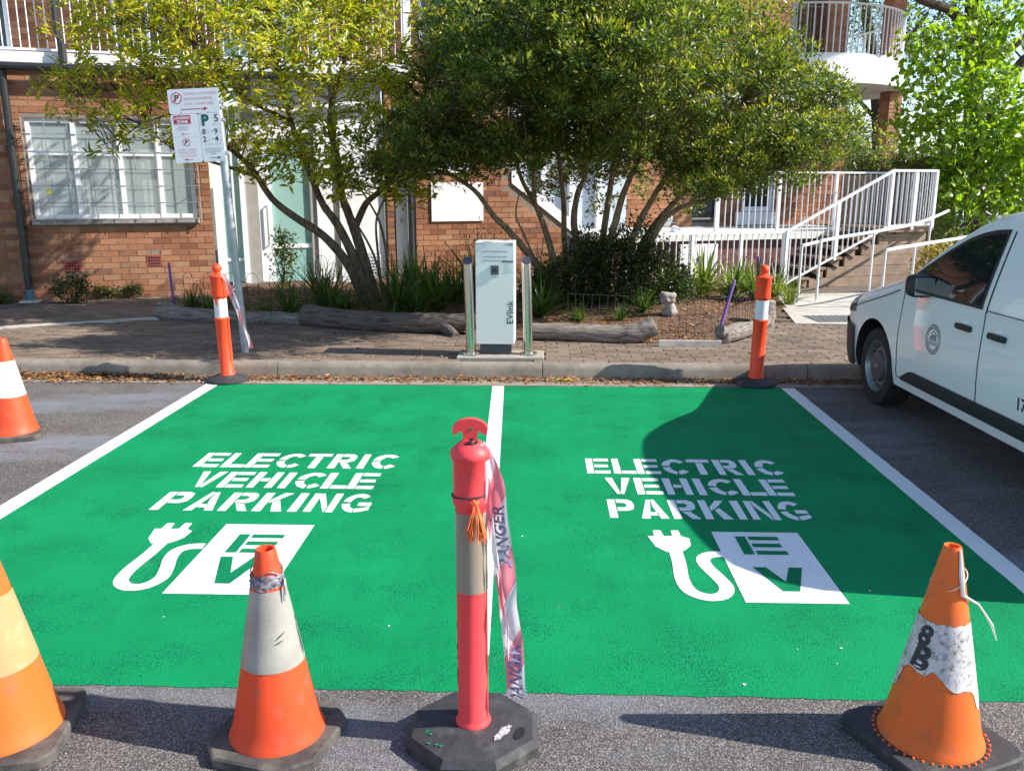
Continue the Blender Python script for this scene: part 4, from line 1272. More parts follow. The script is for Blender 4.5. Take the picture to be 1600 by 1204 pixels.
tp = [((.036, -.012, 1.004), (.014, .0, .012)), ((.058, -.02, .955), (.030, .012, .006)), ((.074, -.02, .88), (.056, .012, -.010)), ((.078, -.012, .82), (.060, -.016, .010)), ((.090, -.022, .72), (.058, -.022, 0)), ((.104, -.018, .60), (.064, .018, -.004)), ((.114, -.026, .48), (.058, -.028, .006)), ((.128, -.018, .36), (.062, .012, 0)), ((.138, -.026, .22), (.060, -.022, -.006)), ((.140, -.02, .165), (.064, -.006, -.006))]
ribbon3(tp, .064, M['tape'], 'tape_strip', dt, text=[('DANGER', .41, .062, .15), ('DANGER', .875, .062, .15)])
tp2 = [((.052, -.030, .90), (.012, 0, 0)), ((.058, -.035, .80), (.020, .0, .004)), ((.068, -.035, .70), (.018, .004, 0)), ((.086, -.034, .60), (.010, 0, .01)), ((.094, -.03, .52), (.014, .004, .0)), ((.112, -.03, .40), (.012, 0, 0)), ((.118, -.028, .30), (.010, 0, 0))]
ribbon3(tp2, .018, M['tape'], 'tape_strand', dt, tex_shift=.07)

# ---- the two far bollards
def far_bollard(loc, label, lean):
    o = empty('traffic_bollard', loc, 0, label, 'bollard', 'traffic bollards')
    o.rotation_euler = lean
    MB().lathe([(.185, .004), (.185, .024), (.17, .036), (.10, .060), (.06, .066), (.001, .066)], 28, cap=False).build('base', M['rubber'], o, smooth=True, angle=40)
    r0 = .061
    prof2 = [(.072, .062), (.070, .075), (r0, .085), (r0, .56), (r0 + .007, .572), (r0 + .007, .585), (r0 - .005, .590), (r0 - .005, .765), (r0 + .006, .775), (r0 + .008, .79), (r0 + .006, .95), (r0 + .012, .958), (r0 + .010, .970), (.050, .978), (.030, .985), (.026, .995)]
    prof2 += [(.042*math.sin(R(a)), 1.03 - .042*math.cos(R(a))) for a in (40, 65, 90, 115, 140, 165, 179)]
    MB().lathe(prof2, 28, cap=False).build('post', M['boll_orange'], o, smooth=True, angle=45)
    torn_band(.592, .762, lambda z: r0 - .005, off=.0015).build('reflective_band', M['band_white'], o, smooth=True)
    return o
bl = far_bollard((-2.865, 7.66, .004), 'orange bollard with white band at the left end of the kerb', (R(1.2), R(-1.0), 0))
brr = far_bollard((1.945, 7.68, .004), 'orange bollard with white band beside the white van', (0, R(1.0), 0))
m_ = MB(); m_.poly([(-.030, -.0675, .77), (.004, -.0675, .77), (-.014, -.066, .69)]); m_.build('paint_drip', M['boll_orange'], bl)
dt2 = empty('danger_tape', (-2.865, 7.66, 0), 0, 'short torn danger tape hanging from the left kerb bollard', 'tape')
ribbon3([((.03, -.06, .985), (.02, 0, .02)), ((.08, -.065, .93), (.03, 0, .02)), ((.10, -.06, .84), (.05, .0, .02)), ((.13, -.05, .75), (.05, .0, .01)), ((.16, -.05, .64), (.05, -.01, 0)), ((.185, -.05, .55), (.028, -.01, 0)), ((.235, -.05, .40), (.03, .01, 0)), ((.25, -.05, .32), (.04, 0, 0))], .06, M['tape'], 'tape_strip', dt2, text=[('DANGER', .34, .045, .15)])

# ---- charging station between two steel posts on a slab
MBs = MB().cbox(-.80, .035, 8.06, 8.44, .10, .160, .012)
sl_ = tag(MBs.build('charger_slab', concrete('slab_concrete', (.34, .31, .26))), 'low concrete slab carrying the charger and its posts', 'slab')
ch = empty('charging_station', (-.43, 8.30, .165), R(-1.5), 'white electric vehicle charging cabinet standing behind the kerb', 'charger')
MB().cbox(-.150, .150, -.085, .115, 0, .095, .004).build('plinth', M['charger_plinth'], ch)
MB().cbox(-.185, .185, -.115, .145, .098, 1.075, .007).build('cabinet', M['charger'], ch)
yF = -.1152
def front(fx, fz, off=.0012): return lambda x, y: (fx + x, yF - off, fz + y)
m_ = MB(); put_text(m_, 'EVlink', lambda x, y: (.172 - y, yF - .0012, .295 + x), .088, bold=.0008); m_.build('brand_lettering', M['black_print'], ch)
MB().cbox(-.040, .040, yF - .014, yF + .002, .765, .855, .006).build('socket_frame', simple('socket_grey', (.10, .12, .13), .5), ch)
m_ = MB(); m_.lathe([(.022, 0), (.022, .004), (.012, .005), (.012, .001)], 20, cap=False); q = m_.build('socket', M['black_metal'], ch, smooth=True); q.location = (0, yF - .014, .81); q.rotation_euler = (R(90), 0, 0)
m_ = MB()
for k, z in enumerate((.985, .935, .90)): m_.box(-.115, .125 - .01*k, yF - .0012, yF + .001, z - .005, z + .005)
m_.box(-.18, -.10, yF - .0012, yF + .001, 1.048, 1.054); m_.box(-.034, .034, yF - .0012, yF + .001, .742, .748)
for k in range(4): m_.box(.085, .165 - .01*k, yF - .0012, yF + .001, .785 + k*.022, .790 + k*.022)
m_.build('printed_lines', M['grey_print'], ch)
MB().box(.068, .172, yF - .0014, yF + .001, .880, .898).build('printed_bar', simple('slate_print', (.16, .18, .2), .6), ch)
m_ = MB(); m_.poly([(.085, yF - .0014, 1.058), (.098, yF - .0014, 1.035), (.111, yF - .0014, 1.058), (.098, yF - .0014, 1.050)]); m_.build('logo_mark', simple('orange_logo', (.65, .14, .05), .5), ch)
m_ = MB(); put_text(m_, 'JTM', front(.118, 1.036), .030, bold=.0006); m_.build('logo_lettering', M['black_print'], ch)
for (x, y, lab) in ((-.668, 8.20, 'stainless steel post with slanted top left of the charger'), (-.112, 8.235, 'stainless steel post with slanted top right of the charger')):
    pz = empty('steel_post', (x, y, .165), 0, lab, 'bollard', 'steel posts beside the charger')
    pz.rotation_euler = (0, R(-1.6), 0)
    m_ = MB(); r_ = .0455; n = 28
    bot = [(r_*math.cos(6.2832*k/n), r_*math.sin(6.2832*k/n), 0.004) for k in range(n)]
    top = [(p[0], p[1], .895 + p[1]*.75) for p in bot]
    m_.add(bot + top, [(k, (k+1) % n, n + (k+1) % n, n + k) for k in range(n)])
    m_.build('tube', M['steel'], pz, smooth=True)
    m_ = MB(); m_.add([(p[0]*.99, p[1]*.99, p[2] - .001) for p in top], [tuple(range(n))]); m_.build('slanted_cap', simple('dark_steel_cap', (.12, .13, .17), .35, .6), pz)
    m_ = MB(); m_.lathe([(.085, 0), (.085, .008), (.05, .010)], 24); m_.build('flange', M['steel'], pz, smooth=True, angle=30)

# ---- parking sign
sg = empty('parking_sign', (-2.925, 8.345, .14), 0, 'grey pole carrying three white parking sign plates', 'sign')
sg.rotation_euler = (0, R(-2.4), 0)
m_ = MB(); m_.tube([(0, 0, 0), (0, 0, 2.40)], .038, 16); m_.build('pole', M['galv'], sg, smooth=True, angle=40)
def plate(x0, x1, z0, z1):
    c = .022; pts = []
    for (cx, cz, a0) in ((x1 - c, z1 - c, 0), (x0 + c, z1 - c, 90), (x0 + c, z0 + c, 180), (x1 - c, z0 + c, 270)):
        for i in range(5): pts.append((cx + c*math.cos(R(a0 + 22.5*i)), cz + c*math.sin(R(a0 + 22.5*i))))
    m_ = MB(); m_.prism(pts, -.047, -.044, Matrix(((1,0,0,0),(0,0,1,0),(0,1,0,0),(0,0,0,1))))
    return m_.build('sign_plate', M['sign_white'], sg)
SY = -.0482
def flat(x0, z0, k=0): return lambda x, y: (x0 + x, SY - .0006*k, z0 + y)
def sbox(parent, m, *rs, k=0, name='printed_line'):
    m_ = MB()
    for (x0, x1, z0, z1) in rs: m_.poly([(x0, SY - .0006*k, z0), (x1, SY - .0006*k, z0), (x1, SY - .0006*k, z1), (x0, SY - .0006*k, z1)])
    return m_.build(name, m, parent)
def arrow(parent, m, x0, x1, z, t=.007, h=.018):
    d = 1 if x1 > x0 else -1
    m_ = MB()
    m_.poly([(x0, SY, z - t/2), (x1 - d*.025, SY, z - t/2), (x1 - d*.025, SY, z + t/2), (x0, SY, z + t/2)])
    m_.poly([(x1 - d*.035, SY - .0004, z - h), (x1, SY - .0004, z), (x1 - d*.035, SY - .0004, z + h)])
    m_.build('printed_arrow', m, parent)
def noparking(parent, x, z, r):
    m_ = MB(); put_text(m_, 'P', flat(x - r*.42, z - r*.52), r*1.5, bold=r*.04); m_.build('printed_letter', M['black_print'], parent)
    m_ = MB()
    n = 24
    m_.grid([[(x + q*math.cos(6.2832*k/n), SY - .0006, z + q*math.sin(6.2832*k/n)) for q in (r, r*.86)] for k in range(n + 1)])
    c_, s_ = math.cos(R(45)), math.sin(R(45)); w = r*.07
    m_.poly([(x - r*c_*.9 - w, SY - .0009, z - r*s_*.9 + w), (x - r*c_*.9 + w, SY - .0009, z - r*s_*.9 - w), (x + r*c_*.9 + w, SY - .0009, z + r*s_*.9 - w), (x + r*c_*.9 - w, SY - .0009, z + r*s_*.9 + w)])
    m_.build('no_parking_ring', M['red_print'], parent)
def words(parent, m, x, z, size, txt, align='LEFT', sx=1.0, bold=0.0):
    m_ = MB(); put_text(m_, txt, flat(x, z), size, align=align, sx=sx, bold=bold); m_.build('printed_words', m, parent)
TX0, TX1 = -.445, .030
p1 = plate(TX0, TX1, 2.275, 2.495)
noparking(p1, TX0 + .082, 2.415, .052)
for k, wtxt in enumerate(('COUNCIL AUTHORISED', 'VEHICLES EXCEPTED', 'AT ALL OTHER TIMES')): words(p1, M['pale_red_print'], TX0 + .150, 2.440 - k*.045, .034, wtxt, sx=.86)
arrow(p1, M['red_print'], TX0 + .11, TX0 + .365, 2.315)
p2 = plate(TX0 + .004, -.182, 1.835, 2.272)
sbox(p2, M['red_print'], (-.415, -.255, 2.185, 2.262), name='red_panel')
words(p2, M['sign_white'], -.335, 2.228, .034, 'LOADING', 'CENTER', .95, .0012)
words(p2, M['sign_white'], -.335, 2.192, .036, 'ZONE', 'CENTER', 1.05, .0014)
sbox(p2, M['grey_print'], (-.39, -.285, 2.150, 2.154), (-.385, -.28, 2.128, 2.132), (-.39, -.30, 2.139, 2.143), (-.37, -.27, 2.161, 2.165))
for ch_ in p2.children:
    if ch_.name.startswith('printed_words'): ch_.location.y = -.0008
arrow(p2, M['pale_red_print'], -.27, -.365, 2.095, .004, .010)
sbox(p2, M['grey_print'], (TX0 + .01, -.186, 2.068, 2.070))
noparking(p2, -.318, 2.020, .036)
for k, wtxt in enumerate(('COUNCIL AUTHORISED', 'VEHICLES EXCEPTED', 'AT ALL OTHER TIMES')): words(p2, M['pale_red_print'], -.318, 1.945 - k*.028, .024, wtxt, 'CENTER', .70)
arrow(p2, M['red_print'], -.27, -.36, 1.865, .005, .010)
p3 = plate(-.178, .034, 1.835, 2.272)
words(p3, M['green_print'], -.155, 2.165, .135, 'P', sx=1.0, bold=.006)
words(p3, M['black_print'], -.035, 2.195, .092, '5', bold=.001)
words(p3, M['grey_print'], -.052, 2.165, .022, 'MINUTE')
words(p3, M['black_print'], -.158, 2.085, .070, '8', bold=.001); words(p3, M['black_print'], -.045, 2.085, .070, '9', bold=.001)
words(p3, M['black_print'], -.158, 2.018, .070, '2', bold=.001); words(p3, M['black_print'], -.045, 2.018, .070, '4', bold=.001)
words(p3, M['grey_print'], -.112, 2.112, .022, '30'); words(p3, M['grey_print'], -.112, 2.045, .022, '30'); words(p3, M['grey_print'], .0, 2.112, .022, '30')
words(p3, M['grey_print'], -.112, 2.088, .020, 'AM'); words(p3, M['grey_print'], -.112, 2.021, .020, 'PM'); words(p3, M['grey_print'], .0, 2.088, .020, 'AM'); words(p3, M['grey_print'], .0, 2.021, .020, 'PM')
sbox(p3, M['black_print'], (-.074, -.056, 2.105, 2.110), (-.074, -.056, 2.038, 2.043))
words(p3, M['grey_print'], -.072, 1.985, .024, 'SCHOOL DAYS', 'CENTER', .95)
sbox(p3, M['grey_print'], (-.155, .015, 1.955, 1.961), (-.15, .01, 1.938, 1.944), (-.14, .0, 1.921, 1.927), (-.10, -.04, 1.904, 1.910))
arrow(p3, M['black_print'], -.115, .0, 1.872, .005, .011)
m_ = MB()
for (x, z) in ((-.33, 2.285), (-.08, 2.285), (-.32, 1.847), (-.07, 1.847)): m_.lathe([(.006, 0), (.004, .003), (.0005, .0035)], 8, (x, z, 0), cap=False)
bo_ = MB()
for (x, z) in ((-.33, 2.285), (-.08, 2.285), (-.32, 1.847), (-.07, 1.847)): bo_.box(x - .005, x + .005, SY - .003, SY, z - .005, z + .005)
bo_.build('bolt', M['galv'], sg)
for z in (2.36, 2.31, 2.20, 1.90): MB().box(-.045, .045, -.045, .045, z, z + .025).build('clamp', M['galv'], sg)
MB().box(-.40, .02, -.0438, -.036, 2.33, 2.36).build('bracket_rail', M['galv'], sg)

# ---- logs edging the garden bed
def make_log(label, pts, rads, mat_, stub=None, ends=(1, 1)):
    b0 = Vector(pts[0])
    d = Vector(pts[-1]) - b0
    ang = math.atan2(d.y, d.x)
    o = empty('garden_log', (b0.x, b0.y, .13), ang, label, 'log', 'logs edging the garden bed')
    inv = Matrix.Rotation(-ang, 4, 'Z') @ Matrix.Translation((-b0.x, -b0.y, -.13))
    loc = [inv @ Vector(p) for p in pts]
    P_ = smooth2(loc, 6)
    rr_ = []
    for i in range(len(P_)):
        f = i/(len(P_) - 1)*(len(rads) - 1); k = min(int(f), len(rads) - 2)
        rr_.append((rads[k]*(1 - f + k) + rads[k+1]*(f - k))*(1 + random.uniform(-.05, .05)))
    m_ = MB(); m_.tube(P_, rr_, 18, cap=False, jitter=.045)
    m_.build('log_body', mat_, o, smooth=True, angle=60)
    for e, P0, P1, r0 in ((ends[0], P_[0], P_[1], rr_[0]), (ends[1], P_[-1], P_[-2], rr_[-1])):
        if e:
            dd = (P0 - P1).normalized()
            m_ = MB(); m_.tube([P0 - dd*.004, P0 + dd*.004], [r0*.985, r0*.95], 18); m_.build('cut_end', M['log_end'], o)
    if stub:
        m_ = MB(); m_.tube([inv @ Vector(p) for p in stub[0]], stub[1], 12, jitter=.06); m_.build('branch_stub', mat_, o, smooth=True, angle=60)
    return o
make_log('grey bleached log lying behind the parking sign pole', [(-4.72, 10.60, .22), (-4.40, 10.42, .21), (-3.9, 10.32, .20), (-3.3, 10.20, .20), (-2.85, 10.10, .20)], [.13, .10, .085, .085, .08], M['log'])
make_log('long dark log lying under the left tree', [(-2.78, 10.10, .25), (-2.3, 9.86, .24), (-1.75, 9.70, .23), (-1.2, 9.56, .25), (-.70, 9.50, .28)], [.135, .12, .125, .115, .085], M['log_dark'], ([(-1.12, 9.54, .24), (-.98, 9.38, .18), (-.92, 9.28, .14)], [.075, .055, .05]))
make_log('pale sunlit log with sawn raised end right of the charger', [(-.16, 9.18, .235), (.3, 9.12, .225), (.72, 9.06, .215), (.98, 9.02, .235), (1.20, 9.02, .32)], [.085, .095, .10, .105, .10], M['log'])
make_log('short gnarled log at the right corner of the bed', [(1.90, 8.98, .22), (2.08, 9.15, .24), (2.32, 9.48, .23), (2.58, 9.95, .25)], [.085, .095, .075, .085], M['log'], ([(1.92, 9.0, .24), (1.86, 8.94, .29)], [.07, .06]))
make_log('upright grey stump behind the right kerb bollard', [(2.58, 10.02, .10), (2.60, 10.03, .30), (2.61, 10.04, .46)], [.13, .12, .10], M['log'])
m_ = MB(); m_.box(1.22, 1.86, 8.80, 8.84, .12, .20, None)
tag(m_.build('edging_board', simple('pale_edging_board', (.50, .46, .42), .85, var=.2, scale=9)), 'thin pale board edging the bed between two logs', 'board')

# ---- purple stakes and wire edging
for (p0, p1, lab) in (((1.86, 9.02, .20), (2.02, 9.10, .78), 'purple stake leaning beside the gnarled log'), ((-4.60, 10.66, .15), (-4.64, 10.70, .80), 'purple stake at the left end of the garden bed'), ((3.05, 12.2, .25), (3.02, 12.2, .78), 'short purple stake among plants in front of the white fence')):
    m_ = MB(); m_.tube([Vector(p0), Vector(p1)], .017 if p0[0] < 3 else .022, 4); m_.lathe([(.018, 0), (.001, .02)], 4, p1, cap=False)
    tag(m_.build('garden_stake', M['purple']), lab, 'stake', 'purple garden stakes')
def hoops(name, label, path, hoop_w, h, mesh=False):
    P_ = smooth2([Vector(p) for p in path], 10)
    L_ = [0]
    for i in range(1, len(P_)): L_.append(L_[-1] + (P_[i] - P_[i-1]).length)
    def at_(s):
        i = max(0, min(len(L_) - 2, int(np.searchsorted(L_, s)) - 1)); f = (s - L_[i])/(L_[i+1] - L_[i]); return P_[i].lerp(P_[i+1], f)
    m_ = MB()
    s = 0.0
    while s + hoop_w < L_[-1]:
        a, c = at_(s), at_(s + hoop_w)
        if mesh:
            m_.tube([a, a + Vector((random.uniform(-.01, .01), 0, h))], .0024, 4, cap=False)
        else:
            hh = h*(1 if int(s/hoop_w) % 2 else .82)
            pts = [a] + [a.lerp(c, .5 - .5*math.cos(R(t))) + Vector((0, 0, hh - hoop_w/2 + hoop_w/2*math.sin(R(t)))) for t in (0, 30, 60, 90, 120, 150, 180)] + [c]
            m_.tube(pts, .0032, 4, cap=False)
        s += hoop_w
    for f in ((.12, .55, .98) if mesh else (.1, .45)):
        m_.tube([p + Vector((0, 0, h*f)) for p in P_], .0024 if mesh else .003, 4, cap=False)
    tag(m_.build(name, M['wire']), label, 'wire edging', 'wire garden edging')
hoops('wire_edging', 'hoop topped wire edging along the left part of the bed', [(-4.6, 10.7, .15), (-3.9, 10.5, .16), (-2.9, 10.35, .18), (-2.2, 10.4, .2)], .15, .55)
hoops('wire_edging', 'hoop topped wire edging in front of the mint glass door', [(-3.3, 12.0, .25), (-2.5, 12.2, .25), (-1.9, 12.6, .25)], .16, .55)
hoops('wire_edging', 'low wire mesh edging behind the pale sunlit log', [(.3, 9.35, .2), (1.1, 9.28, .18), (1.9, 9.2, .18), (2.5, 10.0, .2)], .085, .42, True)

# ---- weathered ornament on the bed
def lump(c, r, seed, sq=(1, 1, 1)):
    bm = bmesh.new(); bmesh.ops.create_icosphere(bm, subdivisions=3, radius=1.0)
    rg = random.Random(seed); ph = [rg.uniform(0, 6) for _ in range(6)]
    vs_ = []
    for q in bm.verts:
        k = 1 + .10*math.sin(4*q.co.x + ph[0]) + .09*math.sin(5*q.co.y + ph[1]) + .08*math.sin(6*q.co.z + ph[2]) + .05*math.sin(13*q.co.x + 9*q.co.z + ph[3])
        vs_.append((c[0] + q.co.x*r*k*sq[0], c[1] + q.co.y*r*k*sq[1], c[2] + q.co.z*r*k*sq[2]))
    bm.verts.index_update()
    fs_ = [tuple(q.index for q in f.verts) for f in bm.faces]; bm.free()
    return vs_, fs_
orn = empty('garden_ornament', (1.53, 10.35, .20), 0, 'small weathered grey ornament on the mulch under the right tree', 'ornament')
m_ = MB(); m_.add(*lump((.02, 0, .10), .115, 3, (1, .9, 1.0))); m_.build('body', M['stone'], orn, smooth=True, angle=180)
m_ = MB(); m_.add(*lump((-.02, -.01, .285), .10, 5, (1.15, .9, .95))); m_.add(*lump((-.10, .01, .335), .035, 8)); m_.add(*lump((.075, .01, .33), .032, 9)); m_.add(*lump((-.03, -.09, .26), .03, 10)); m_.build('head', M['stone'], orn, smooth=True, angle=180)

for c_ in orn.children: c_.scale = (.82, .82, .86)


# ================================================================== THE WHITE VAN (local: x across, -y towards the rear, nose at y = 0)
van = empty('delivery_van', (3.60, 7.88, 0.0), R(1.4), 'white delivery van with black mirror and door handles parked at right', 'van')
HW = .915
ZT = [(0, .58), (.02, .65), (.06, .71), (.14, .775), (.30, .845), (.6, .93), (.95, 1.015), (1.22, 1.085), (1.36, 1.15), (1.50, 1.28), (1.75, 1.49), (2.0, 1.665), (2.2, 1.76), (2.45, 1.815), (2.8, 1.845), (3.2, 1.82), (3.6, 1.77), (4.0, 1.70), (4.25, 1.62), (4.42, 1.48), (4.47, 1.33)]
KZ = .73
ZT = [(s, z if z < 1.1 else 1.1 + (z - 1.1)*KZ) for s, z in ZT]
def interp(tab, s):
    return float(np.interp(s, [q[0] for q in tab], [q[1] for q in tab]))
def zt(s): return interp(ZT, s)
def hw(s):
    w = HW
    if s < .42: w -= .26*((.42 - s)/.42)**2.4
    if s > 4.1: w -= .10*((s - 4.1)/.37)**2
    return w
def rc(s): return interp([(0, .10), (.3, .12), (1.2, .10), (1.5, .09), (2.2, .13), (4.4, .13)], s)
def sx(s, z):
    w = hw(s)
    if z < .40: w -= .05*((.40 - z)/.15)**1.5*.6
    w += .012*math.sin(min(1, max(0, (z - .42)/.5))*math.pi)
    if z > 1.0: w -= .165*((z - 1.0)/.62)**1.15
    return w
def hx(s, z):
    t, r_ = zt(s), rc(s)
    zl = t - r_
    if z <= zl: return sx(s, z)
    k = min(1, (z - zl)/r_)
    X0 = sx(s, zl)
    return X0 - r_*1.3*(1 - math.sqrt(max(0, 1 - k*k)))
ST = sorted(set([0, .008, .02, .04, .07, .11, .16, .22, .30, .38, .46, .5, .55, .6, .65, .7, .75, .8, .85, .9, .95, 1.0, 1.1, 1.2, 1.28, 1.34, 1.42, 1.5, 1.6, 1.7, 1.8, 1.9, 2.0, 2.1, 2.2, 2.32, 2.45, 2.6, 2.8, 3.0, 3.2, 3.4, 3.6, 3.8, 4.0, 4.15, 4.25, 4.32, 4.38, 4.42, 4.45, 4.47]))
ZB = .235
def section(s):
    t, r_ = zt(s), rc(s)
    zl = t - r_
    pts = [(0.0, ZB + .02), (sx(s, ZB)*.6, ZB), (sx(s, ZB) - .03, ZB)]
    NL = 16
    for i in range(NL + 1):
        z = ZB + .02 + (zl - ZB - .02)*i/NL
        pts.append((sx(s, z), z))
    for k in range(1, 8):
        a = R(90*k/8); z = zl + r_*math.sin(a); pts.append((hx(s, z), z))
    X1 = hx(s, t)
    for f in (.96, .8, .55, .28, 0.0): pts.append((X1*f, t + .035*(1 - f*f)))
    return pts
rings = []
for s in ST:
    h = section(s)
    rings.append([(x, -s, z) for x, z in h] + [(-x, -s, z) for x, z in h[-2:0:-1]])
n = len(rings[0])
mbv = MB()
mbv.add([p for r_ in rings for p in r_], [(i*n + k, i*n + (k+1) % n, (i+1)*n + (k+1) % n, (i+1)*n + k) for i in range(len(rings)-1) for k in range(n)])
mbv.f.append(tuple(range(n))); mbv.f.append(tuple((len(rings)-1)*n + k for k in range(n-1, -1, -1)))
vme = mbv.mesh('body', [M['car_paint'], M['car_black']], True, 32)
bm = bmesh.new(); bm.from_mesh(vme); bmesh.ops.recalc_face_normals(bm, faces=bm.faces); bm.to_mesh(vme); bm.free()
WF, WB, WR, AR = .86, 3.575, .318, .375
tmp = bpy.data.objects.new('tmp', vme); COL.objects.link(tmp)
cuts = []
for s in (WF, WB):
    cm = MB(); cm.lathe([(AR, -1.3), (AR, 1.3)], 40)
    cme = cm.mesh('cut', M['car_black'])
    bm = bmesh.new(); bm.from_mesh(cme); bmesh.ops.recalc_face_normals(bm, faces=bm.faces); bm.to_mesh(cme); bm.free()
    co = bpy.data.objects.new('cut', cme); COL.objects.link(co)
    co.rotation_euler = (0, R(90), 0); co.location = (0, -s, WR + .015)
    md = tmp.modifiers.new('b', 'BOOLEAN'); md.object = co; md.operation = 'DIFFERENCE'; md.solver = 'EXACT'; md.material_mode = 'TRANSFER'
    cuts.append(co)
bpy.context.view_layer.update()
dg = bpy.context.evaluated_depsgraph_get()
bme = bpy.data.meshes.new_from_object(tmp.evaluated_get(dg))
for q in cuts + [tmp]: bpy.data.objects.remove(q)
bme.polygons.foreach_set('use_smooth', [True]*len(bme.polygons)); bme.set_sharp_from_angle(angle=R(32))
body = link_mesh('body', bme, van)
# floor pan that closes the wheel arches towards the middle
MB().box(-.60, .60, -4.3, -.3, .24, .70).build('underbody', M['car_black'], van)

def side_panel(name, m, ss, lo, hi, off, parent, rows=8, both=True):
    out = []
    for sg_ in ((-1, 1) if both else (-1,)):
        mb_ = MB()
        mb_.grid([[(sg_*(hx(s, l_ + (h_ - l_)*k/rows) + off), -s, l_ + (h_ - l_)*k/rows) for k in range(rows + 1)] for s, l_, h_ in zip(ss, lo, hi)])
        out.append(mb_.build(name, m, parent, smooth=True, angle=60))
    return out
def lin(a, b_, n): return [a + (b_ - a)*i/(n - 1) for i in range(n)]
# doors carry windows, handles, trims
def door(name_s0, name_s1, wlo, whi, ws, hs):
    ss = lin(name_s0, name_s1, 14)
    return side_panel('door', M['car_paint'], ss, [.335]*14, [.985]*14, .004, van, 14)
fd = door(1.315, 2.475, 0, 0, 0, 0)
rd = door(2.485, 3.12, 0, 0, 0, 0)
def under(s, lo_=.985): return lo_
# side window: black surround then glass
wtop = [(1.36, 1.075), (1.45, 1.14), (1.6, 1.255), (1.8, 1.405), (2.0, 1.53), (2.15, 1.59), (2.3, 1.625), (2.43, 1.635)]
wtop = [(s, z if z < 1.1 else 1.1 + (z - 1.1)*KZ) for s, z in wtop]
ss = lin(1.37, 2.43, 22)
side_panel('window_surround', M['car_black'], ss, [1.0 + .0*s for s in ss], [interp(wtop, s) for s in ss], .006, van, 10)
ss = lin(1.60, 2.40, 18)
sw = side_panel('side_window', M['car_glass'], ss, [1.022]*18, [max(1.03, interp(wtop, s) - .028) for s in ss], .010, van, 10)
ss = lin(1.43, 1.56, 6)
side_panel('quarter_glass', M['car_glass'], ss, [1.03]*6, [max(1.035, interp(wtop, s) - .03) for s in ss], .010, van, 5)
# what shows behind the glass: seat back and a yellow label
for sd in fd[:1]:
    MB().cbox(-.52, -.14, -2.35, -2.2, .95, 1.38, .04).build('seat_back', M['car_black'], van)
# windscreen
rows = []
for i in range(12):
    s = 1.38 + (2.08 - 1.38)*i/11
    rows.append([(x, -s, zt(s) + .035*(1 - (x/hx(s, zt(s)))**2) + .006) for x in lin(-hx(s, zt(s))*.93, hx(s, zt(s))*.93, 9)])
MB().grid(rows).build('windscreen', M['car_glass'], van, smooth=True, angle=80)
# lower black trim along both doors
ss = lin(1.40, 3.10, 26)
def tr_hi(s): return .425 - .075*max(0, (1.56 - s)/.16)
def tr_lo(s): return .325
side_panel('door_trim', M['car_black'], ss, [tr_lo(s) for s in ss], [tr_hi(s) for s in ss], .013, van, 5)
# seams
def seam(pts, w=.0045, parent=None):
    for sg_ in (-1, 1):
        m_ = MB(); m_.tube([(sg_*(hx(s, z) + .0035), -s, z) for s, z in pts], w, 5, cap=False); m_.build('panel_gap', M['car_black'], van)
seam([(1.31, z) for z in lin(.34, .60, 8)] + [(1.31 + .03*k/4, .60 + .4*k/4) for k in range(1, 5)])
seam([(2.48, z) for z in lin(.34, .98, 10)] + [(2.485, z) for z in lin(1.05, 1.48, 8)])
seam([(s, .335) for s in lin(1.31, 3.12, 16)])
seam([(3.125, z) for z in lin(.34, 1.48, 14)])
seam([(s, 1.0) for s in lin(2.5, 3.1, 6)], .003)
seam([(s, zt(s) - rc(s) - .012) for s in lin(.30, 1.25, 12)], .004)
# handles: recessed cup and a grip
for (s, lab) in ((2.26, 0), (2.66, 1)):
    for sg_ in (-1, 1):
        x = sg_*(hx(s, .86) + .018)
        o = MB().cbox(x - .014, x + .014, -s - .095, -s + .095, .842, .882, .013).build('door_handle', M['car_black'], van, smooth=True)
        m_ = MB(); m_.add(*lump((sg_*(hx(s, .88) - .012), -s + .02, .89), .03, 2, (.9, 1.5, .9))); m_.build('handle_cup', M['car_paint'], o, smooth=True, angle=180)
# mirror
for sg_ in (-1, 1):
    xm = sg_*(hx(1.5, 1.05) + .070)
    m_ = MB(); m_.cbox(xm - .090, xm + .090, -1.76, -1.61, .985, 1.145, .05)
    o = m_.build('wing_mirror', M['car_black'], van, smooth=True, angle=50)
    m_ = MB(); m_.cbox(xm - .068, xm + .068, -1.766, -1.759, 1.005, 1.125, .003); m_.build('mirror_glass', simple('mirror_glass', (.40, .43, .46), .04, 1.0), o)
    m_ = MB(); m_.tube([(xm - sg_*.02, -1.68, 1.01), (sg_*(hx(1.64, 1.02) - .01), -1.64, 1.02)], .035, 8); m_.build('mirror_arm', M['car_black'], o, smooth=True)
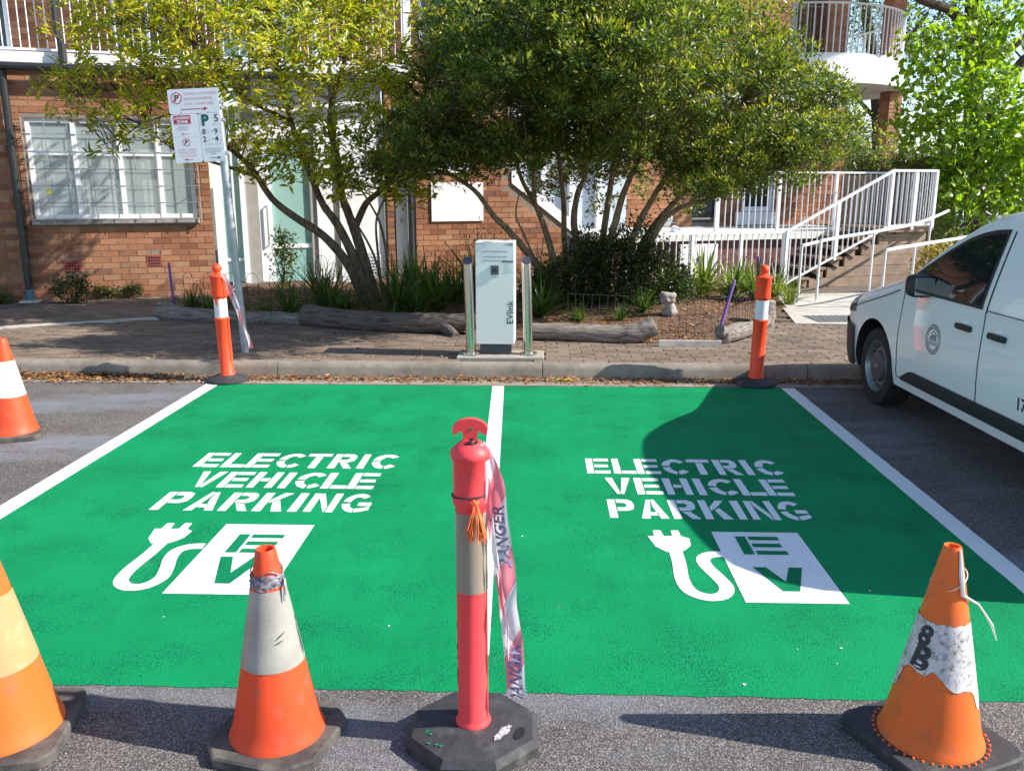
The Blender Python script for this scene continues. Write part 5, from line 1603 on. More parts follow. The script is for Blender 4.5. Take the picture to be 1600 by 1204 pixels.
# front: bumper, grille, headlamps
fr = MB()
ss = [.0, .008, .02, .04, .07, .11, .16, .22, .30, .38, .43, .475]
for sg_ in (-1, 1):
    m_ = MB(); m_.grid([[(sg_*(hx(s, z) + .020), -s + .01*(s < .03), z) for z in lin(.245, min(zt(s) - .03, .645 - .05*min(1, (s/.46)**1.5)), 8)] for s in ss]); m_.build('bumper', M['car_black'], van, smooth=True, angle=60)
MB().grid([[(x, .014, z) for x in lin(-hx(0, .5) - .01, hx(0, .5) + .01, 7)] for z in lin(.26, .57, 5)]).build('bumper_front', M['car_black'], van)
for sg_ in (-1, 1):
    s_l = lin(.08, .46, 10)
    m_ = MB(); m_.grid([[(sg_*(hx(s, z) + .006), -s, z) for z in lin(.665 + .10*s, min(.80 + .16*s, zt(s) - .012), 6)] for s in s_l]); m_.build('headlamp', M['lamp_glass'], van, smooth=True, angle=60)
MB().cbox(-.25, .25, .005, .018, .40, .50, .004).build('number_plate', M['sign_white'], van)
# rear lamps and doors
for sg_ in (-1, 1):
    m_ = MB(); m_.grid([[(sg_*(hx(s, z) + .006), -s, z) for z in lin(.8, 1.3, 6)] for s in lin(4.34, 4.45, 5)]); m_.build('tail_lamp', M['red_print'], van)
# wheels
def wheel(s, sg_):
    o = empty('wheel', (sg_*.79, -s, WR)); o.parent = van
    o.rotation_euler = (0, R(90)*sg_, 0)
    m_ = MB(); m_.lathe([(.215, -.10), (.27, -.105), (.305, -.095), (WR, -.06), (WR, .06), (.305, .095), (.27, .105), (.215, .10), (.208, .085)], 48, cap=False); m_.build('tyre', M['tyre'], o, smooth=True, angle=40)
    m_ = MB(); m_.lathe([(.212, .092), (.205, .098), (.196, .085), (.185, .05), (.150, .045), (.105, .075), (.095, .080), (.06, .072), (.001, .072)], 40, cap=False); m_.build('rim', M['wheel'], o, smooth=True, angle=30)
    m_ = MB()
    for k in range(20):
        a = 6.2832*k/20
        m_.add([(.168*math.cos(a) + .017*math.cos(b_)*.8, .168*math.sin(a) + .017*math.sin(b_), .0555) for b_ in [6.2832*i/8 for i in range(8)]], [tuple(range(8))])
    tag(m_.build('rim_slots', simple('slot_dark', (.01, .01, .01), .9), o), kind='stuff')
    m_ = MB(); m_.lathe([(.128, .066), (.118, .084), (.06, .090), (.03, .094), (.001, .094)], 28, cap=False); m_.build('hub_cap', M['wheel_dark'], o, smooth=True, angle=30)
    m_ = MB(); m_.lathe([(.030, .093), (.027, .100), (.014, .101), (.014, .097), (.001, .097)], 20, cap=False); m_.build('hub_badge', M['wheel'], o, smooth=True)
for s in (WF, WB):
    for sg_ in (-1, 1): wheel(s, sg_)
# emblem on the front door and fleet number on the rear door (left side)
EC = (1.87, .715)
def on_side(ds, dz, off=.0065):
    s, z = EC[0] + ds, EC[1] + dz
    return (-(hx(s, z) + off), -s, z)
m_ = MB()
for (r0, r1) in ((.098, .105), (.074, .080)):
    m_.grid([[on_side(q*math.cos(6.2832*k/36), q*math.sin(6.2832*k/36)) for q in (r0, r1)] for k in range(37)])
for z0_, half in ((-.022, .06), (-.030, .055), (-.038, .05)): m_.grid([[on_side(x, z0_ - .002), on_side(x, z0_ + .002)] for x in lin(-half, half, 8)])
for x0 in (-.045, -.02, .005, .03):
    m_.grid([[on_side(x0, -.012), on_side(x0 + .010, -.012)], [on_side(x0 - .004, .02 + .012*(x0 > -.03)), on_side(x0 + .014, .02 + .012*(x0 > -.03))]])
m_.grid([[on_side(-.05, .032), on_side(-.045, .028)], [on_side(0, .060), on_side(0, .052)], [on_side(.05, .032), on_side(.045, .028)]])
for k in range(26):
    a = R(20 + 140*k/25); m_.grid([[on_side(q*math.cos(a + d), q*math.sin(a + d)) for q in (.082, .095)] for d in (-.018, .018)])
for k in range(16):
    a = R(205 + 130*k/15); m_.grid([[on_side(q*math.cos(a + d), q*math.sin(a + d)) for q in (.083, .094)] for d in (-.03, .03)])
tag(m_.build('door_emblem', M['emblem'], van), kind='stuff')
m_ = MB()
put_text(m_, '17', lambda x, y: (-(hx(2.93 + x, .495 + y) + .0065), -(2.93 + x), .495 + y), .105, bold=.002)
m_.build('fleet_number', M['black_print'], van)


# ================================================================== TREES AND PLANTS
SUNV = np.array(sun_vec)
def leaf_mesh(name, cen, dirs, nrm, length, width, tints, shape='diamond'):
    """cen, dirs, nrm (n,3); length, width (n,)"""
    n_ = len(cen)
    d = dirs/np.linalg.norm(dirs, axis=1, keepdims=True)
    s = np.cross(d, nrm); s /= np.linalg.norm(s, axis=1, keepdims=True) + 1e-9
    up = np.cross(s, d)
    L_ = length[:, None]; W_ = width[:, None]
    if shape == 'diamond':
        v0 = cen; v1 = cen + d*L_*.5 + s*W_*.5 + up*W_*.16; v2 = cen + d*L_ - up*L_*.08; v3 = cen + d*L_*.5 - s*W_*.5 + up*W_*.16
        V_ = np.stack([v0, v1, v2, v3], 1).reshape(-1, 3)
        i = np.arange(n_)[:, None]*4
        F_ = np.concatenate([i + np.array([[0, 1, 2]]), i + np.array([[0, 2, 3]])], 1).reshape(-1, 3)
        C_ = np.repeat(tints, 2, axis=0)
    else:
        pts = [cen, cen + d*L_*.28 + s*W_*.42 + up*W_*.14, cen + d*L_*.66 + s*W_*.44 + up*W_*.10 - up*L_*.03, cen + d*L_ - up*L_*.14, cen + d*L_*.66 - s*W_*.44 + up*W_*.10 - up*L_*.03, cen + d*L_*.28 - s*W_*.42 + up*W_*.14, cen + d*L_*.5]
        V_ = np.stack(pts, 1).reshape(-1, 3)
        i = np.arange(n_)[:, None]*7
        F_ = np.concatenate([i + np.array([q]) for q in ([[0, 1, 6]], [[1, 2, 6]], [[2, 3, 6]], [[3, 4, 6]], [[4, 5, 6]], [[5, 0, 6]])], 1).reshape(-1, 3)
        C_ = np.repeat(tints, 6, axis=0)
    return np_mesh(name, V_, F_, M['leaf'], C_)

def unit(n_): 
    v_ = rng.normal(size=(n_, 3)); return v_/np.linalg.norm(v_, axis=1, keepdims=True)
def sample_ell(ells, n_, shell=.55, keep=None):
    """points in a union of ellipsoids (cx,cy,cz,rx,ry,rz), denser towards the outside"""
    vol = np.array([e[3]*e[4]*e[5] for e in ells])**.75
    cnt = rng.multinomial(n_, vol/vol.sum())
    P_ = []
    for e, k in zip(ells, cnt):
        u_ = unit(k); r_ = rng.uniform(shell**3, 1, size=(k, 1))**(1/3)
        P_.append(np.array(e[:3]) + u_*r_*np.array(e[3:]))
    return np.concatenate(P_)
def tint(n_, palette, jitter=.25, weights=None):
    pal = np.array(palette)
    idx_ = rng.choice(len(pal), n_, p=weights)
    return np.clip(pal[idx_]*rng.uniform(1 - jitter, 1 + jitter, size=(n_, 1)), 0, 1)

def limb(mb_, pts, r0, r1, n=8):
    P_ = smooth2([Vector(p) for p in pts], 5)
    mb_.tube(P_, [r0 + (r1 - r0)*(i/(len(P_) - 1))**.8 for i in range(len(P_))], n, jitter=.05)
    return P_

def make_tree(name, label, base, limbs, clumps, leaf, bark_m, twig_r=.006, twig_every=1, max_twig=.85):
    """limbs: list of (points, r0, r1); clumps (n,3) leaf cluster centres; leaf: function(clumps) -> mesh"""
    o = empty(name, base, 0, label, 'tree')
    b0 = Vector(base)
    mb_ = MB(); nodes = []
    for (pts, r0, r1) in limbs:
        P_ = limb(mb_, [Vector(p) - b0 for p in pts], r0, r1)
        nodes += P_[len(P_)//3:]
    mb_.build('trunk', bark_m, o, smooth=True, angle=70)
    N_ = np.array([tuple(p) for p in nodes])
    tw = MB()
    cl = clumps - np.array(base)
    for c in cl[::twig_every]:
        dd = np.linalg.norm(N_ - c, axis=1) + .6*np.maximum(0, N_[:, 2] - c[2])
        k = int(np.argmin(dd)); a = Vector(N_[k]); e = Vector(c)
        mid = a.lerp(e, .5) + Vector((random.gauss(0, .05), random.gauss(0, .05), .06*(e - a).length))
        L_ = (e - a).length
        if L_ > max_twig: continue
        tw.tube([a, mid, e], [twig_r*(.7 + L_), twig_r*(.5 + .4*L_), twig_r*.4], 4, cap=False)
    tag(tw.build('twigs', bark_m, o), kind='stuff')
    tag(link_mesh('crown', leaf(cl), o), kind='stuff')
    return o

# ---- left tree: open, long leaves in whorls, yellow-green
def P3(cx, cy, rx, ry, Y, dY):
    k = Y*1.02/1350.0
    return None
EL = []
for (x, y, z), rx, rz, ry in zip([(-5.015,10.7,3.336),(-5.526,10.6,2.787),(-3.854,10.6,3.492),(-3.129,10.4,2.69),(-2.318,10.7,3.11),(-4.462,10.4,2.515),(-1.849,10.9,3.458),(-2.779,10.5,2.046),(-3.352,10.8,4.083),(-5.23,10.6,2.311),(-3.879,10.4,2.226),(-1.805,10.7,2.567),(-2.169,10.5,2.009),(-1.582,10.6,1.75),(-2.185,11.0,4.187),(-4.791,10.8,4.128),(-4.228,10.5,3.058),(-2.78,9.5,3.307),(-3.386,10.7,1.939),(-2.582,10.9,1.75),(-3.022,10.6,2.307)],
        (.82,.42,1.15,.75,.85,.75,.70,.60,1.6,.24,.45,.5,.5,.38,.9,.75,.8,.7,.35,.3,.5), (.70,.34,.66,.75,.75,.32,.65,.38,.6,.22,.26,.5,.40,.32,.6,.5,.4,.35,.22,.25,.3), (1.1,.7,1.4,1.1,1.2,.8,1.0,.7,1.5,.4,.6,.8,.6,.5,1.1,1.0,.9,.9,.4,.4,.5)):
    EL.append((x, y, z, rx, ry, rz))
clL = sample_ell(EL, 1900, .35)
clL = clL[clL[:, 2] > 1.5]
def leaves_left(cl):
    k = 8
    n_ = len(cl)*k
    c = np.repeat(cl, k, axis=0) + rng.normal(0, .035, size=(n_, 3))
    ax = unit(len(cl)); ax[:, 2] = np.abs(ax[:, 2])*.8 + .5; ax /= np.linalg.norm(ax, axis=1, keepdims=True)
    ax = np.repeat(ax, k, axis=0)
    rad = np.cross(ax, unit(n_)); rad /= np.linalg.norm(rad, axis=1, keepdims=True)
    d = rad*.95 + ax*rng.uniform(-.15, .55, size=(n_, 1))
    nr = ax*.6 + .35*unit(n_) + SUNV*.5 + np.array([0, -.2, 0])
    pal = [(.30, .34, .025), (.19, .25, .026), (.48, .45, .032), (.66, .52, .038), (.11, .16, .024), (.58, .24, .04)]
    fresh = np.repeat(rng.uniform(size=len(cl)), k)
    t = tint(n_, pal[:2] + pal[4:5], .25)
    f = (fresh > .48)
    t[f] = tint(int(f.sum()), [pal[2], pal[3], pal[0], pal[5]], .25, [.42, .28, .26, .04])
    return leaf_mesh('crown', c, d, nr, rng.uniform(.085, .145, n_), rng.uniform(.028, .044, n_), t, 'long')
Lb = [(-2.264,11.35,0.21)][0]
limbsL = [
 ([(-2.316,11.35,0.193),(-2.513,11.3,0.729),(-2.807,11.2,1.123),(-3.138,11.15,1.351),(-3.413,11.1,1.592),(-3.625,11.0,1.968),(-3.908,10.95,2.251),(-4.309,11.0,2.672),(-4.796,11.1,3.059)], .075, .018),
 ([(-2.248,11.35,0.193),(-2.429,11.35,0.767),(-2.633,11.3,1.249),(-2.812,11.3,1.509),(-2.924,11.25,1.83),(-3.141,11.2,2.532),(-3.296,11.2,3.29),(-3.354,11.3,4.117)], .078, .018),
 ([(-2.189,11.4,0.186),(-2.299,11.4,0.679),(-2.425,11.4,1.137),(-2.507,11.4,1.384),(-2.595,11.4,1.669),(-2.607,11.35,2.069),(-2.7,11.4,2.623),(-2.439,11.5,3.479),(-2.304,11.6,4.32)], .088, .02),
 ([(-2.448,11.4,1.179),(-2.275,11.4,1.523),(-2.016,11.3,1.75),(-1.67,11.3,2.341),(-1.395,11.3,3.069)], .055, .015),
 ([(-2.046,11.2,0.324),(-2.121,11.15,0.785),(-2.248,11.1,1.113),(-2.418,11.1,1.37)], .022, .012),
 ([(-2.063,11.2,0.298),(-2.093,11.15,0.867),(-2.093,11.1,1.314),(-1.951,11.0,1.61),(-1.863,11.0,1.828)], .020, .010),
 ([(-2.005,11.25,0.292),(-1.994,11.2,0.863),(-2.063,11.2,1.27),(-2.186,11.2,1.527),(-2.325,11.2,1.75)], .022, .010),
 ([(-3.567,11.0,1.867),(-3.848,10.9,1.966),(-4.142,10.85,2.057),(-4.454,10.85,2.133)], .03, .008),
 ([(-3.141,11.2,2.532),(-3.728,11.2,2.839),(-4.362,11.3,3.458),(-5.067,11.3,3.686)], .03, .008),
 ([(-4.796,11.1,3.059),(-5.246,11.0,2.9),(-5.735,11.0,2.827),(-6.02,11.0,2.79)], .016, .005),
 ([(-4.309,11.0,2.672),(-4.839,10.9,2.515),(-5.177,10.9,2.327),(-5.386,10.9,2.251)], .014, .004),
]
make_tree('flowering_tree', 'open left tree with long yellow green leaves and several leaning stems', (Lb[0], Lb[1], .12), limbsL, clL, leaves_left, M['bark'], .007)

# ---- right tree: dense, small dark leaves, many pale stems
ER = []
for (x, y, z), rx, rz, ry in zip([(-0.415,10.3,2.673),(0.744,10.4,3.128),(1.944,10.6,2.94),(2.697,10.7,2.484),(-1.067,10.2,2.353),(0.235,10.7,3.831),(1.27,10.8,3.913),(3.315,11.0,2.429),(2.14,10.6,2.044),(-1.514,10.2,2.036),(0.237,10.0,2.373),(1.141,9.9,2.466),(-0.729,10.7,3.281),(2.911,10.8,1.937),(1.85,10.6,1.839),(-1.837,10.3,1.75),(3.712,11.1,2.208),(-0.204,10.6,3.403),(2.506,10.8,1.712),(0.508,8.9,3.134),(1.139,9.0,3.058),(-0.171,8.9,2.962),(0.808,8.7,2.758),(0.268,8.9,2.724),(1.912,10.5,1.735),(0.894,12.5,1.618),(1.78,12.4,1.532),(0.17,12.4,1.794),(-0.945,10.4,1.896),(1.234,12.0,2.001),(-0.196,10.4,2.026),(0.778,10.5,2.043),(-0.637,10.3,2.074)],
        (.95,1.2,.95,.75,.55,1.1,.85,.42,.75,.38,.8,.85,.55,.45,.45,.26,.22,.75,.4,.85,.6,.75,.7,.7,.6,.55,.5,.35,.35,.8,.5,.55,.4), (.72,.88,.70,.55,.48,.60,.5,.50,.36,.36,.42,.55,.42,.34,.2,.2,.3,.55,.2,.38,.38,.36,.33,.33,.2,.34,.3,.24,.2,.25,.2,.18,.2), (1.5,1.7,1.5,1.1,.9,1.5,1.3,.8,1.0,.6,1.0,1.0,1.1,.7,.8,.5,.4,1.3,.6,1.2,1.1,1.1,1.1,1.1,.8,.3,.3,.3,.5,.5,.8,.8,.6)):
    ER.append((x, y, z, rx, ry, rz))
def tufts(ells, nt, shell, rmin, rmax, per, zmin):
    T_ = sample_ell(ells, nt, shell)
    T_ = T_[T_[:, 2] > zmin]
    r_ = rng.uniform(rmin, rmax, len(T_))
    cnt = np.maximum(3, (per*(r_/rmax)**2).astype(int))
    c = np.repeat(T_, cnt, axis=0); rr_ = np.repeat(r_, cnt)[:, None]
    u_ = unit(len(c)); u_[:, 2] = np.where(u_[:, 2] < -.35, -u_[:, 2], u_[:, 2])
    fresh = np.repeat(rng.uniform(size=len(T_)), cnt)
    return c + u_*rr_*rng.uniform(.5, 1.0, size=(len(c), 1))*np.array([1.1, 1.1, .72]), fresh
clR, frR = tufts(ER, 600, .60, .18, .48, 18, 1.34)
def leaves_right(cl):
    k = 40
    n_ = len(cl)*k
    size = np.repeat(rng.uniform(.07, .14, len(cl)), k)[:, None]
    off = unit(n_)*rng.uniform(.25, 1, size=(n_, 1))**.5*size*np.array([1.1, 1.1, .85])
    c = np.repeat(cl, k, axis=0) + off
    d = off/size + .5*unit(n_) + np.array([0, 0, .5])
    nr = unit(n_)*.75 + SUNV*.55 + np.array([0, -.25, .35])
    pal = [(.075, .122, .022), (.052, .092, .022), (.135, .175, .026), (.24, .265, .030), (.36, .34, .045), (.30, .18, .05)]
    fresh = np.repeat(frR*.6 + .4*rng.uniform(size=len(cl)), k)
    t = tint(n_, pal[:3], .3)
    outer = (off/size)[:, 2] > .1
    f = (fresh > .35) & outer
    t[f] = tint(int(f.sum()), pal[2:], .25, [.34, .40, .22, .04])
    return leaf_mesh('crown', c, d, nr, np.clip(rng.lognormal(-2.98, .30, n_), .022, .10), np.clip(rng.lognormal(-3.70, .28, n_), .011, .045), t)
Rb = [(0.687,11.5,0.169)][0]
limbsR = [
 ([(0.298,11.3,0.211),(0.059,11.25,0.601),(-0.352,11.1,1.133),(-0.589,11.0,1.375),(-0.82,10.9,1.688),(-1.143,10.85,1.887),(-1.489,10.8,1.963)], .060, .016),
 ([(0.232,11.4,0.265),(0.193,11.4,0.687),(0.055,11.4,1.183),(-0.08,11.3,1.527),(-0.25,11.2,1.829),(-0.451,11.2,2.449)], .058, .02),
 ([(0.516,11.5,0.185),(0.533,11.5,0.678),(0.43,11.5,1.261),(0.466,11.5,1.629),(0.567,11.5,1.975),(0.428,11.4,2.692),(0.258,11.5,3.541)], .062, .02),
 ([(0.857,11.5,0.187),(0.875,11.4,0.855),(0.954,11.3,1.311),(1.041,11.2,1.671),(1.158,11.1,1.967),(1.303,11.1,2.326),(1.508,11.2,3.046)], .066, .018),
 ([(0.983,11.5,0.256),(1.161,11.4,1.021),(1.379,11.3,1.528),(1.595,11.2,1.867),(1.889,11.1,2.02),(2.298,11.0,2.055),(2.77,11.0,1.964)], .055, .014),
 ([(1.074,11.6,0.329),(1.389,11.6,1.092),(1.709,11.5,1.524),(1.944,11.5,1.79),(2.21,11.4,2.262),(2.646,11.4,2.99)], .055, .015),
 ([(1.137,11.4,0.438),(1.512,11.3,1.231),(1.747,11.2,1.474),(2.069,11.1,1.579),(2.573,11.1,1.75),(3.129,11.2,2.06)], .045, .012),
 ([(0.394,11.7,0.227),(0.314,11.7,1.0),(0.289,11.7,1.585),(0.195,11.6,2.234),(0.022,11.5,3.087)], .05, .018),
 ([(0.74,11.7,0.229),(0.853,11.8,1.249),(0.959,11.8,2.079),(1.048,11.7,3.028),(1.214,11.6,3.851)], .055, .02),
 ([(-0.058,11.2,0.786),(-0.223,11.15,1.155),(-0.32,11.1,1.396),(-0.272,11.1,1.672)], .018, .008),
 ([(1.303,11.1,2.326),(1.653,11.0,2.581),(2.016,10.9,2.646)], .03, .01),
 ([(0.428,11.4,2.692),(0.727,11.2,3.049),(0.872,11.2,3.491)], .03, .01),
 ([(2.652,11.1,1.75),(3.076,11.2,2.252),(3.523,11.3,2.447)], .02, .008),
 ([(-0.451,11.2,2.449),(-0.847,11.2,2.83),(-1.011,11.3,3.143)], .022, .008),
 ([(0.567,11.5,1.975),(0.588,10.6,2.482),(0.555,9.6,2.928),(0.539,8.9,3.134)], .03, .010), ([(1.158,11.1,1.967),(1.116,10.3,2.46),(1.069,9.4,2.839),(1.127,8.9,3.015)], .03, .010), ([(-0.08,11.3,1.527),(-0.124,10.6,2.193),(-0.173,9.8,2.693),(-0.173,9.0,2.946)], .03, .010), ([(1.889,11.1,2.02),(2.104,10.9,2.425),(2.37,10.8,2.709)], .025, .008), ([(-1.143,10.85,1.887),(-1.177,10.5,2.19),(-1.076,10.3,2.465)], .02, .008),
]
make_tree('spreading_tree', 'broad dense right tree with small dark leaves and many fanning stems', (Rb[0], Rb[1], .12), limbsR, clR, leaves_right, M['bark_pale'], .006)

# ---- far right: bright broad-leaved tree
EF = []
for (x, y, z), rx, rz, ry in zip([(7.321,17.0,3.698),(7.67,16.5,2.652),(7.174,17.0,2.909),(8.043,16.0,2.189),(7.453,16.0,1.528),(8.17,17.5,4.435),(8.278,16.0,2.944),(8.832,17.5,4.767),(7.106,17.5,4.44),(8.655,16.0,1.75)],
        (.75,1.05,.65,.9,.85,.7,.8,.8,.5,.8), (.9,.9,.75,.8,.7,.8,1.0,.6,.6,.8), (.9,1.0,.8,.9,.9,.9,.9,.9,.6,.8)):
    EF.append((x, y, z, rx, ry, rz))
clF = sample_ell(EF, 470, .3)
def leaves_far(cl):
    k = 11
    n_ = len(cl)*k
    c = np.repeat(cl, k, axis=0) + rng.normal(0, .13, size=(n_, 3))
    d = unit(n_) + np.array([0, 0, -.5]); nr = unit(n_)*.7 + np.array([.5, -.35, .7])
    t = tint(n_, [(.21, .34, .020), (.30, .43, .024), (.11, .21, .025), (.42, .46, .03), (.07, .15, .02)], .25, [.32, .25, .2, .11, .12])
    return leaf_mesh('crown', c, d, nr, rng.uniform(.08, .20, n_), rng.uniform(.06, .14, n_), t, 'long')
Fb = [(7.857,16.8,0.206)][0]
make_tree('broadleaf_tree', 'bright green broad leaved young tree at the far right', (Fb[0], Fb[1], .1), [
 ([(7.829,16.8,0.448),(7.676,16.8,1.282),(7.446,17.0,2.565),(7.204,17.0,3.921)], .05, .015), ([(7.802,16.8,0.688),(7.789,16.5,1.636),(7.901,16.3,2.75),(8.239,16.3,3.613)], .04, .012),
 ([(7.676,16.8,1.282),(7.48,16.8,1.982),(7.94,17.0,3.36),(8.224,17.3,4.625)], .035, .012), ([(7.695,16.5,0.942),(8.112,16.0,1.639),(8.472,16.0,2.298)], .03, .01)], clF, leaves_far, M['bark'], .007, 2)

# ---- big dark-trunked trees behind, and a hedge mass closing the view
def back_tree(label, base, limbs, ells, ncl, pal, leafsz, name='background_tree', k=14, spread=.22):
    cl = sample_ell(ells, ncl, .3)
    def lv(c0):
        n_ = len(c0)*k
        c = np.repeat(c0, k, axis=0) + rng.normal(0, spread, size=(n_, 3))
        d = unit(n_) + np.array([0, 0, -.4]); nr = unit(n_) + np.array([.3, -.3, .6])
        return leaf_mesh('crown', c, d, nr, rng.uniform(leafsz*.7, leafsz*1.3, n_), rng.uniform(leafsz*.3, leafsz*.5, n_), tint(n_, pal, .3))
    return make_tree(name, label, base, limbs, cl, lv, M['bark_dark'], .012, 3)
G1 = [(.06, .10, .025), (.09, .13, .03), (.045, .08, .025), (.15, .17, .05)]
b1 = [(11.641,24.0,1.082)][0]
back_tree('tall dark trunked tree with bare forking limbs behind the balcony', (b1[0], b1[1], 0), [
 ([(11.782,24.0,-0.108),(11.336,24.0,3.223),(11.042,24.0,5.433),(10.907,24.0,7.252)], .30, .2), ([(11.061,24.0,5.278),(10.269,23.5,5.96),(9.247,23.0,6.167),(8.587,23.0,6.606)], .16, .08), ([(11.202,24.0,4.497),(12.041,24.0,5.196),(12.915,24.0,5.883)], .14, .07),
 ([(11.37,23.0,3.926),(11.888,23.0,4.753),(12.591,23.0,5.269)], .16, .12), ([(11.001,24.0,2.981),(11.924,24.0,3.543),(13.171,24.0,4.017)], .09, .05), ([(11.888,23.0,4.753),(11.356,23.0,5.275),(10.898,23.0,5.865)], .03, .01)],
 [(*p, 1.6, 1.2, .9) for p in [(9.697,24.0,5.901),(10.664,24.5,5.037),(8.99,24.0,6.515),(11.499,24.0,6.949)]], 260, G1, .12)
b2 = [(9.438,26.0,1.023)][0]
back_tree('dark tree standing behind the curved balcony', (b2[0], b2[1], 0), [([(10.019,26.0,-0.646),(9.587,26.0,3.351),(9.3,26.0,5.078),(8.882,26.0,6.753)], .22, .14), ([(9.57,26.0,3.526),(9.037,26.0,4.049),(8.351,26.0,4.741)], .08, .04), ([(9.385,26.0,4.737),(10.206,26.0,5.749),(10.663,26.0,6.412)], .1, .05)],
 [(*p, 1.5, 1.2, .9) for p in [(8.561,26.0,6.425),(9.668,26.5,6.0),(9.06,25.5,2.802),(9.872,25.0,1.576)]], 240, G1, .12)
b3 = [(15.837,30.0,1.543)][0]
back_tree('feathery olive tree far behind the van', (b3[0], b3[1], 0), [([(16.267,30.0,-0.141),(15.808,30.0,2.573),(15.11,30.0,3.99)], .16, .06)], [(*p, 2.4, 1.8, 1.1) for p in [(15.056,30.0,2.778),(16.381,30.0,2.163),(13.904,30.0,1.957),(12.668,30.0,1.75),(17.011,30.0,3.585)]], 420, [(.10, .13, .04), (.16, .17, .06), (.07, .10, .03)], .12, k=16)
def bush(name, label, base, ells, ncl, pal, sz, k=14, spread=.09, cat='shrub', group=None, asp=.45):
    o = empty(name, base, 0, label, cat, group)
    cl = sample_ell(ells, ncl, .5) - np.array(base)
    n_ = len(cl)*k
    c = np.repeat(cl, k, axis=0) + rng.normal(0, spread, size=(n_, 3))
    c[:, 2] = np.maximum(c[:, 2], .01)
    d = unit(n_) + np.array([0, 0, .5]); nr = unit(n_) + np.array([0, -.1, .6])
    tag(link_mesh('foliage', leaf_mesh('foliage', c, d, nr, rng.uniform(sz*.7, sz*1.3, n_), rng.uniform(sz*asp*.7, sz*asp*1.2, n_), tint(n_, pal, .3)), o), kind='stuff')
    m_ = MB()
    for i in range(6):
        q = cl[rng.integers(len(cl))]; m_.tube([(random.gauss(0, .03), random.gauss(0, .03), 0), tuple(q*.5 + np.array([0, 0, .05])), tuple(q)], [.012, .008, .004], 5)
    m_.build('stems', M['bark'], o)
    return o
hb = [(15.426,33.0,0.831)][0]
for i, (x, Y, r_, lab) in enumerate(((1330, 34, 3.2, 'dark hedge trees closing the view behind the stair landing'), (1470, 36, 3.4, 'green hedge trees behind the far white car'), (1620, 33, 3.2, 'hedge trees behind the roof of the van'), (1760, 30, 3.5, 'hedge trees beyond the right edge past the van'), (1240, 36, 3.0, 'hedge trees behind the terrace wall'))):
    q = {1330: [(11.749,34.0,1.513)][0], 1470: [(15.985,36.0,1.5)][0], 1620: [(18.111,33.0,1.522)][0], 1760: [(19.378,30.0,1.543)][0], 1240: [(10.149,36.0,1.499)][0]}[x]
    bush('hedge_trees', lab, (q[0], q[1], 0), [(q[0], q[1], 1.4, r_, 1.5, 1.7), (q[0] + 1, q[1], 2.4, r_*.7, 1.2, 1.3)], 330, G1, .22, 12, .25, 'hedge', 'hedge trees in the distance')

# ---- shrubs
DK = [(.018, .038, .012), (.028, .052, .014), (.04, .07, .016)]
q = [(0.744,11.2,0.542)][0]
bush('dark_shrub', 'dense dark shrub round the foot of the right tree', (q[0], q[1], .22), [(q[0] - .3, q[1] + .1, .48, .65, .5, .36), (q[0] + .30, q[1], .62, .55, .45, .50), (q[0] + .72, q[1] - .05, .60, .42, .35, .44), (q[0] - .70, q[1], .36, .35, .35, .24), (q[0] + .45, q[1] + .2, 1.0, .28, .3, .35), (q[0] - .15, q[1] + .2, .85, .22, .3, .32), (q[0] + 1.0, q[1], .40, .25, .3, .26)], 640, DK + [(.06, .09, .02)], .055, 22, .08)
q = [(-6.562,11.9,0.441)][0]
bush('low_shrub', 'low wispy green shrub against the brick wall under the window', (q[0], q[1], .13), [(q[0], q[1], .32, .26, .12, .22)], 70, [(.05, .075, .02), (.08, .10, .03)], .05, 14, .05)
for (x, lab) in ((165, 'thin weeds at the wall foot right of the low shrub'), (205, 'tuft of weeds at the wall foot below the right vent'), (8, 'small weeds at the wall foot left of the downpipe')):
    q = [(-6.357,12.4,0.182),(-6.025,12.5,0.171),(-7.483,11.8,0.198)][(165, 205, 8).index(x)]
    bush('wall_weed', lab, (q[0], q[1], .13), [(q[0], q[1], .22, .18, .06, .10)], 26, [(.05, .08, .02), (.09, .11, .03)], .05, 12, .04, 'weeds', 'weeds along the wall foot')
q = [(-3.667,12.3,0.454)][0]
bush('yellow_green_shrub', 'upright yellow green shrub in front of the mint glass door', (q[0], q[1], .2), [(q[0], q[1], .75, .16, .16, .45)], 60, [(.16, .17, .02), (.10, .13, .02), (.22, .21, .03)], .06, 12, .05)
q = [(-0.725,11.6,1.13)][0]
bush('bare_twiggy_shrub', 'sparse reddish twiggy shrub behind the charger', (q[0], q[1], .2), [(q[0], q[1], 1.05, .35, .2, .22)], 46, [(.14, .05, .035), (.10, .06, .03), (.08, .09, .03)], .035, 5, .05)
q = [(6.646,16.5,2.069)][0]
bush('trailing_plant', 'olive trailing plant on top of the wall behind the landing', (q[0], q[1], 1.9), [(q[0] - .3, q[1], 2.05, .7, .4, .18), (q[0] + .5, q[1], 2.0, .6, .4, .18)], 200, [(.16, .16, .03), (.10, .12, .03), (.20, .16, .05)], .08, 14, .08)
MB_pl = MB().box(-.95, 1.1, -.35, .35, 0, 1.85)
tag(MB_pl.build('planter_wall', M['timber'], None, loc=(q[0] - .1, q[1] + .1, .08), rz=R(20)), 'brown planter wall behind the white stair landing', 'wall')
q = [(6.945,15.5,1.078)][0]
bush('ramp_shrub', 'green shrub at the top of the ramp handrail', (q[0], q[1], .3), [(q[0], q[1], .95, .3, .3, .6)], 110, [(.10, .17, .02), (.15, .2, .03)], .07, 12, .06)
q = [(6.091,13.6,0.744)][0]
